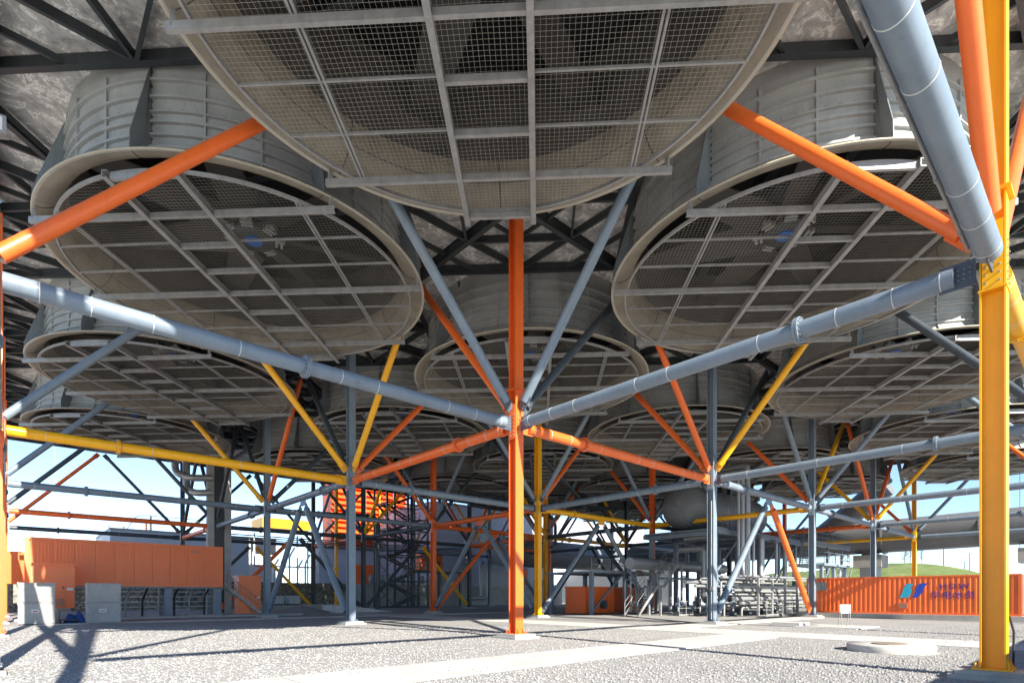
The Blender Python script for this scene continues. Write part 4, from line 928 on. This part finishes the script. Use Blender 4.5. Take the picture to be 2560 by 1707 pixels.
# ---- lower landing and pipes beyond the vessel, walkway stairs
t = thing('process_platform', 'lower grey landing with stair between the vessel platform and the duct', 'platform', (42, 3, 0))
MB().box(38.5, 45.2, 2.2, 5.2, 4.25, 4.35).build('floor', 'grey', t); railing(t, [(38.5, 5.2), (38.5, 2.2), (45.2, 2.2), (45.2, 5.2)], 4.35, mat='grey')
for xx in (38.8, 41.8, 44.9): MB().box(xx - .13, xx + .13, 2.4, 2.66, 0, 4.25).build('leg', 'grey', t); MB().bar((xx, 2.5, 2.0), (xx + 1.9, 2.5, 4.2), .1, .1).build('brace', 'grey', t)
stair('grey stair climbing from the lower landing to the vessel platform', (39.6, 4.2), (1, .25), 3.4, 4.35, 7.05, .9, 'grey')
t = thing('walkway', 'high grey walkway with railings beside the steam duct', 'walkway', (50, 6.5, 7))
MB().box(45.2, 57, 5.6, 7.2, 6.95, 7.05).build('floor', 'grey', t); railing(t, [(45.2, 5.6), (57, 5.6)], 7.05, mat='grey'); MB().bar((45.2, 5.7, 6.8), (57, 5.7, 6.8), .12, .24).build('beam', 'grey', t)
for xx in (48, 52, 56.5): MB().box(xx - .12, xx + .12, 6.3, 6.5, 0, 6.95).build('leg', 'grey', t)
# ---- galvanised stair and platform beside the orange column
stair('galvanised stair with landing climbing beside the orange column', (20.6, 9.6), (1, .12), 3.2, .06, 2.3, 1.1, landing=1.3)
stair('upper flight of the galvanised stair reaching the valve platform', (25.1, 10.2), (1, .12), 2.6, 2.35, 4.3, 1.1, landing=1.6)
t = thing('valve_platform', 'low grey steel platform over orange pump boxes near the galvanised stair', 'platform', (26, 17, 0))
MB().box(21.5, 31.5, 14.2, 19.5, 3.5, 3.65).build('floor', 'grey', t); railing(t, [(21.5, 14.2), (31.5, 14.2)], 3.65, step=1.2)
for xx in (21.8, 26.4, 31.2): MB().box(xx - .15, xx + .15, 14.3, 14.6, 0, 3.5).build('leg', 'grey', t); MB().box(xx - .15, xx + .15, 18.9, 19.2, 0, 3.5).build('leg', 'grey', t)
MB().bar((21.9, 14.45, .3), (25.8, 14.45, 3.3), .14, .14).build('brace', 'grey', t)
for (a, b, lab) in ((21.6, 25.6, 'plain orange pump enclosure under the low grey platform'), (27.2, 30.2, 'orange pump enclosure with vertical ribs beside the orange column')):
    t = thing('pump_enclosure', lab, 'enclosure', ((a + b) / 2, 15.8, 0)); MB().box(a, b, 15.0, 17.2, .1, 2.3).build('body', 'orange', t); MB().box(a - .05, b + .05, 14.95, 17.25, 2.3, 2.38).build('lid', 'orange', t)
    for k in range(4): MB().box(a + (b - a) * k / 4 + .03, a + (b - a) * (k + 1) / 4 - .03, 14.97, 15.0, .2, 2.2).build('panel', 'orange', t)
    MB().box((a + b) / 2, (a + b) / 2 + .5, 14.6, 14.97, .5, 1.2).build('motor', 'dark', t)
# pipe runs between the vessel legs
rng = random.Random(11)
for k in range(16):
    z = .7 + .33 * (k % 8); y = 3.6 + .55 * (k // 2) + rng.random() * .3; xa = 24.5 + rng.random() * 3; xb = 37 + rng.random() * 14 if y < 5.5 else 40 + rng.random() * 4
    pts = [(xa, y, z), (xb, y, z)]
    if k % 3 == 0: pts = [(xa, y, .1)] + pts
    if k % 4 == 1: pts = pts + [(xb, y, z + 1.8)]
    tag(MB().path(pts, .07 + .05 * (k % 3), 10, .3).build('process_pipe', 'silver' if k % 3 else 'galv'), ('silver' if k % 3 else 'dull grey') + ' process pipe running level between the skid frames', 'pipe', ('silver' if k % 3 else 'dull grey') + ' level pipes')
tag(MB().path([(24, 12.2, 4.3), (29, 12.2, 4.3), (40, 12.2, 4.3)], .48, 16).build('insulated_pipe', 'silver'), 'thick shiny insulated pipe crossing below the vessel platform', 'pipe')
for k in range(9):
    x, y = 25.2 + (k % 5) * 2.6, 5.2 + 3.2 * (k // 5); t = thing('valve_set', 'small grey pump and valve set on the skid floor', 'valve set', (x, y, 0), 'valve sets on the skid')
    MB().tube((x, y, 0), (x, y, 1.5), .09, 10).build('riser', 'silver', t); MB().tube((x, y - .16, .95), (x, y + .16, .95), .22, 14).build('valve_body', 'grey', t); MB().box(x - .25, x + .25, y - .2, y + .2, 0, .35).build('pump_base', 'dark', t)
    MB().tube((x - .2, y, 1.55), (x + .2, y, 1.55), .03, 8).tube((x, y, 1.5), (x, y, 1.75), .03, 8).build('hand_wheel', 'galv', t)
t = thing('skid_frame', 'pale galvanised pipe skid with railings behind the sunlit orange brace', 'pipe skid', (32, 3, 0))
for k in range(6): MB().box(26.5 + k * 2.4, 26.65 + k * 2.4, 2.6, 2.75, 0, 2.9).build('post', 'galv', t)
for z in (.12, 1.0, 1.9, 2.85): MB().bar((26.5, 2.68, z), (38.7, 2.68, z), .08, .1).build('rail', 'galv', t)
railing(t, [(26.2, 1.9), (29.0, 1.9)], .15, 1.2, .9); MB().box(26.0, 29.4, 1.9, 2.5, .05, .15).build('step_deck', 'galv', t)
for k in range(4): MB().path([(26.8, 3.2 + k * .35, 3.05), (44, 3.2 + k * .35, 3.05 + .02 * k)], .11, 10).build('header_pipe', 'silver', t)
# dark pipes slung below the far fans
for k, pts in enumerate(([(16, 15, 12.6), (26, 21, 12.4), (31, 23, 11.2), (31, 23, 9.8)], [(20, 30, 12.3), (30, 30, 12.1), (38, 24, 11.6)], [(24, 34, 11.8), (36, 32, 11.3), (36, 32, 7.8)])):
    tag(MB().path(pts, .2, 12, 1.2).build('dark_pipe', 'dark'), 'dark bent pipe slung below the inner fan shrouds', 'pipe', 'dark pipes below the fans')
tag(MB().path([(40, 47, 8.2), (66, 47, 8.2)], 2.2, 24).build('dark_duct', 'duct'), 'long dark horizontal duct before the grey hall', 'duct')

# ---- steam duct, riser, piers
t = thing('steam_duct', 'huge grey steam duct crossing behind the container on concrete piers', 'duct', (64, 0, 7))
MB().path([(64, 40, 8.4), (64, 12.5, 8.6), (64, -16, 9.0)], 1.95, 36).build('barrel', 'duct', t)
MB().path([(64, 11, 9.2), (62.6, 6.5, 12.2), (61.5, 3.4, 14.4)], 1.35, 30).build('branch', 'duct', t)
for yy in (13, 4, -5): MB().tube((64, yy - .1, 8.65), (64, yy + .1, 8.65), 2.08, 36).build('stiffener_ring', 'duct', t)
t = thing('duct_riser', 'tall pale vertical duct with a caged ladder at the end of the steam duct', 'duct', (66.5, -10.5, 0))
MB().tube((66.5, -10.8, 6.2), (66.5, -10.8, 24), 2.3, 36).build('barrel', 'shell', t); MB().tube((66.5, -10.8, 4.8), (66.5, -10.8, 6.2), .9, 30, 2.3).build('cone', 'shell', t)
for k in range(9): MB().tube((66.5, -10.8, 7 + k * 1.9), (66.5, -10.8, 7.1 + k * 1.9), 2.36, 36).build('stiffener_ring', 'shell', t)
for yy in (-8.4, -8.0): MB().bar((64.4, yy, 5), (64.4, yy, 22), .05, .05).build('ladder_rail', 'galv', t)
for k, yy in enumerate((5.5, -9.5)):
    t = thing('duct_pier', 'T-headed concrete pier under the steam duct', 'pier', (64, yy, 0), 'piers under the steam duct')
    MB().box(63.1, 64.9, yy - .9, yy + .9, 0, 5.0).build('shaft', 'pier', t); MB().box(62.6, 65.4, yy - 1.5, yy + 1.5, 5.0, 6.5).build('head', 'concrete', t); MB().box(63, 65, yy - .7, yy + .7, 6.5, 7.2).build('saddle', 'duct', t)
# ---- hill, lamp posts, young bare trees
hx, hy = site(72, 118); vs = []; N = 60
for a in range(N + 1):
    for b in range(21):
        u = a / N; w = b / 20; px = (u - .5) * 130; py = (w - .5) * 60
        h = 8.8 * max(0, 1 - (2 * w - 1) ** 2) * (1 / (1 + math.exp((px - 23) * .3))) * (1 / (1 + math.exp((-22 - px) * .4))) * (0.86 + .1 * math.sin(px * .13) + .04 * math.sin(px * .5 + b)) ; vs.append((hx + .7415 * px + .6709 * py, hy - .6709 * px + .7415 * py, h - .05))
struct(MB().add(vs, [(a * 21 + b, (a + 1) * 21 + b, (a + 1) * 21 + b + 1, a * 21 + b + 1) for a in range(N) for b in range(20)], True).build('hill', 'grass'))
def hill_pos(px, f): return site((px - 1280) * f / 1384, f)
for k, (px, hgt) in enumerate(((2400, 7.5), (2411, 9.3), (2424, 11.2), (2359, 17), (2089, 13), (2456, 15))):
    x, y = hill_pos(px, 125); t = thing('lamp_post', 'slim grey lamp post standing beyond the container near the hill', 'lamp post', (x, y, 0), 'lamp posts by the hill')
    MB().tube((x, y, 0), (x, y, hgt), .13, 8, .07).build('pole', 'dark', t); MB().bar((x, y, hgt), (x + .9, y - .8, hgt + .05), .2, .1).build('lamp_head', 'dark', t)
def bare_tree(px, f, z0, h, seed):
    x, y = hill_pos(px, f); rng = random.Random(seed); t = thing('bare_tree', 'young leafless tree on the crest of the grassy hill', 'tree', (x, y, z0), 'young trees on the hill')
    MB().path([(x, y, z0 - 1), (x + rng.uniform(-.1, .1), y, z0 + h * .5), (x + rng.uniform(-.3, .3), y, z0 + h)], .05, 6).build('trunk', 'bark', t); m = MB(); tw = MB()
    for k in range(22):
        z = z0 + h * (.35 + .6 * k / 22); a = rng.random() * 6.28; L = h * .22 * (1.2 - k / 30); e = V(math.cos(a) * L, math.sin(a) * L, L * 1.1); p = V(x, y, z); m.tube(p, p + e, .03, 4, .012)
        for q in range(6):
            s = p + e * rng.uniform(.3, 1); d = V(rng.uniform(-1, 1), rng.uniform(-1, 1), rng.uniform(.1, 1)) * .35; tw.tube(s, s + d, .014, 3, .006, False)
    m.tube((x - .6, y, z0 - .5), (x, y, z0 + h * .35), .03, 4); m.build('limbs', 'bark', t); tw.build('crown', 'bark', t, True)
for k, (px, h) in enumerate(((2262, 4.2), (2276, 5.2), (2304, 5.6), (2108, 4.6), (2066, 4.0), (2018, 4.2), (2006, 3.6), (2120, 3.8))): bare_tree(px, 118, 7.0, h, k)
# ---- left distance: lattice mast, tank, switchgear, masts
def mast(px, f, h, w, label, top):
    x, y = hill_pos(px, f); t = thing('lattice_mast', label, 'mast', (x, y, 0)); n = int(h / (w * 1.6))
    for (a, b) in ((-1, -1), (1, -1), (1, 1), (-1, 1)): MB().bar((x + a * w / 2, y + b * w / 2, 0), (x + a * w * .35, y + b * w * .35, h), .1, .1).build('leg', 'galv', t)
    m = MB()
    for k in range(n):
        z0, z1 = h * k / n, h * (k + 1) / n
        for (a, b) in (((-1, -1), (1, -1)), ((1, -1), (1, 1)), ((1, 1), (-1, 1)), ((-1, 1), (-1, -1))):
            m.bar((x + a[0] * w / 2.3, y + a[1] * w / 2.3, z0), (x + b[0] * w / 2.3, y + b[1] * w / 2.3, z1), .06, .06); m.bar((x + b[0] * w / 2.3, y + b[1] * w / 2.3, z0), (x + a[0] * w / 2.3, y + a[1] * w / 2.3, z1), .06, .06)
    m.build('lacing', 'galv', t); MB().tube((x, y, h), (x, y, h + top), .07, 6).build('antenna', 'galv', t)
mast(137, 150, 28, 1.3, 'tall thin lattice mast against the sky beyond the orange cabin', 14)
mast(121, 230, 34, .8, 'faint distant lattice mast beside the nearer one', 16)
x, y = hill_pos(291, 92); t = thing('header_tank', 'grey cylindrical tank on a steel stand behind the orange cabin', 'tank', (x, y, 0))
MB().tube((x, y, 10.6), (x, y, 13.0), 1.15, 24).build('tank', 'pale', t); MB().tube((x, y, 12.98), (x, y, 13.08), 1.22, 24).build('lid', 'galv', t)
for (a, b) in ((-1, -1), (1, -1), (1, 1), (-1, 1)): MB().bar((x + a * .85, y + b * .85, 0), (x + a * .85, y + b * .85, 10.6), .14, .14).build('leg', 'dark', t)
for k, (px, zt, zl) in enumerate(((366, 13.6, 9.6), (377, 14.8, 9.9), (343, 12.2, 9.0), (355, 12.0, 9.0))):
    x, y = hill_pos(px, 92); t = thing('insulator_post', 'brown ribbed insulator on a lattice stand behind the orange cabin', 'insulator', (x, y, 0), 'switchyard insulators')
    for (a, b) in ((-1, -1), (1, 1), (1, -1), (-1, 1)): MB().bar((x + a * .28, y + b * .28, 0), (x + a * .28, y + b * .28, zl), .09, .09).build('stand_leg', 'galv', t)
    for q in range(int(zl / .8)): MB().bar((x - .28, y - .28, q * .8), (x + .28, y - .28, q * .8 + .7), .05, .05).build('lacing', 'galv', t)
    m = MB().tube((x, y, zl), (x, y, zt), .13, 12)
    for q in range(int((zt - zl) / .28)): m.tube((x, y, zl + .1 + q * .28), (x, y, zl + .17 + q * .28), .25, 14)
    m.build('insulator', 'brown' if k != 1 else 'deep', t)
x0_, y0_ = hill_pos(316, 92); x1_, y1_ = hill_pos(366, 92); x2_, y2_ = hill_pos(520, 92)
tag(MB().path([(x0_, y0_, 12.5), ((x0_ + x1_) / 2, (y0_ + y1_) / 2, 14.9), (x1_, y1_, 14.9), (x2_, y2_, 14.0)], .06, 6, 1).build('overhead_cable', 'deep'), 'thin overhead cable arching between the insulators', 'cable')
# ---- off to the sunny side: an unseen low wall, added to cast the shadow at the yellow column's foot
tag(MB().box(-9, 60, -17.8, -17.4, 0, 2.35).build('shadow_caster_wall', 'concrete'), 'long low concrete wall added out of view to cast a shadow', 'wall')

building('pale low building glimpsed between the orange columns and the vessel', 69, 92, 36, 62, 8.2, 'pale', (5, 3), ((72, 74, 3, 5, 'dark'),))

t = thing('guard_railing', 'galvanised railing along the near edge of the pipe skid', 'railing', (30, 2, 0))
railing(t, [(30.2, 1.7), (30.2, 2.4), (36.5, 2.4)], .05, 1.2, 1.0)
t = thing('guard_railing', 'galvanised railing on the floor before the valve platform', 'railing', (26, 8, 0))
railing(t, [(24.0, 7.6), (28.0, 7.6)], .05, 1.1, 1.0)
for k in range(7):
    x, y = 25.0 + k * 1.15, 13.4 + .25 * (k % 3)
    tag(MB().path([(x, y, .2), (x, y, 3.0 + .4 * (k % 3)), (x + .9, y, 3.0 + .4 * (k % 3))], .08 + .03 * (k % 2), 10, .25).build('riser_pipe', 'silver'), 'slim silver riser pipe before the orange pump boxes', 'pipe', 'slim riser pipes')
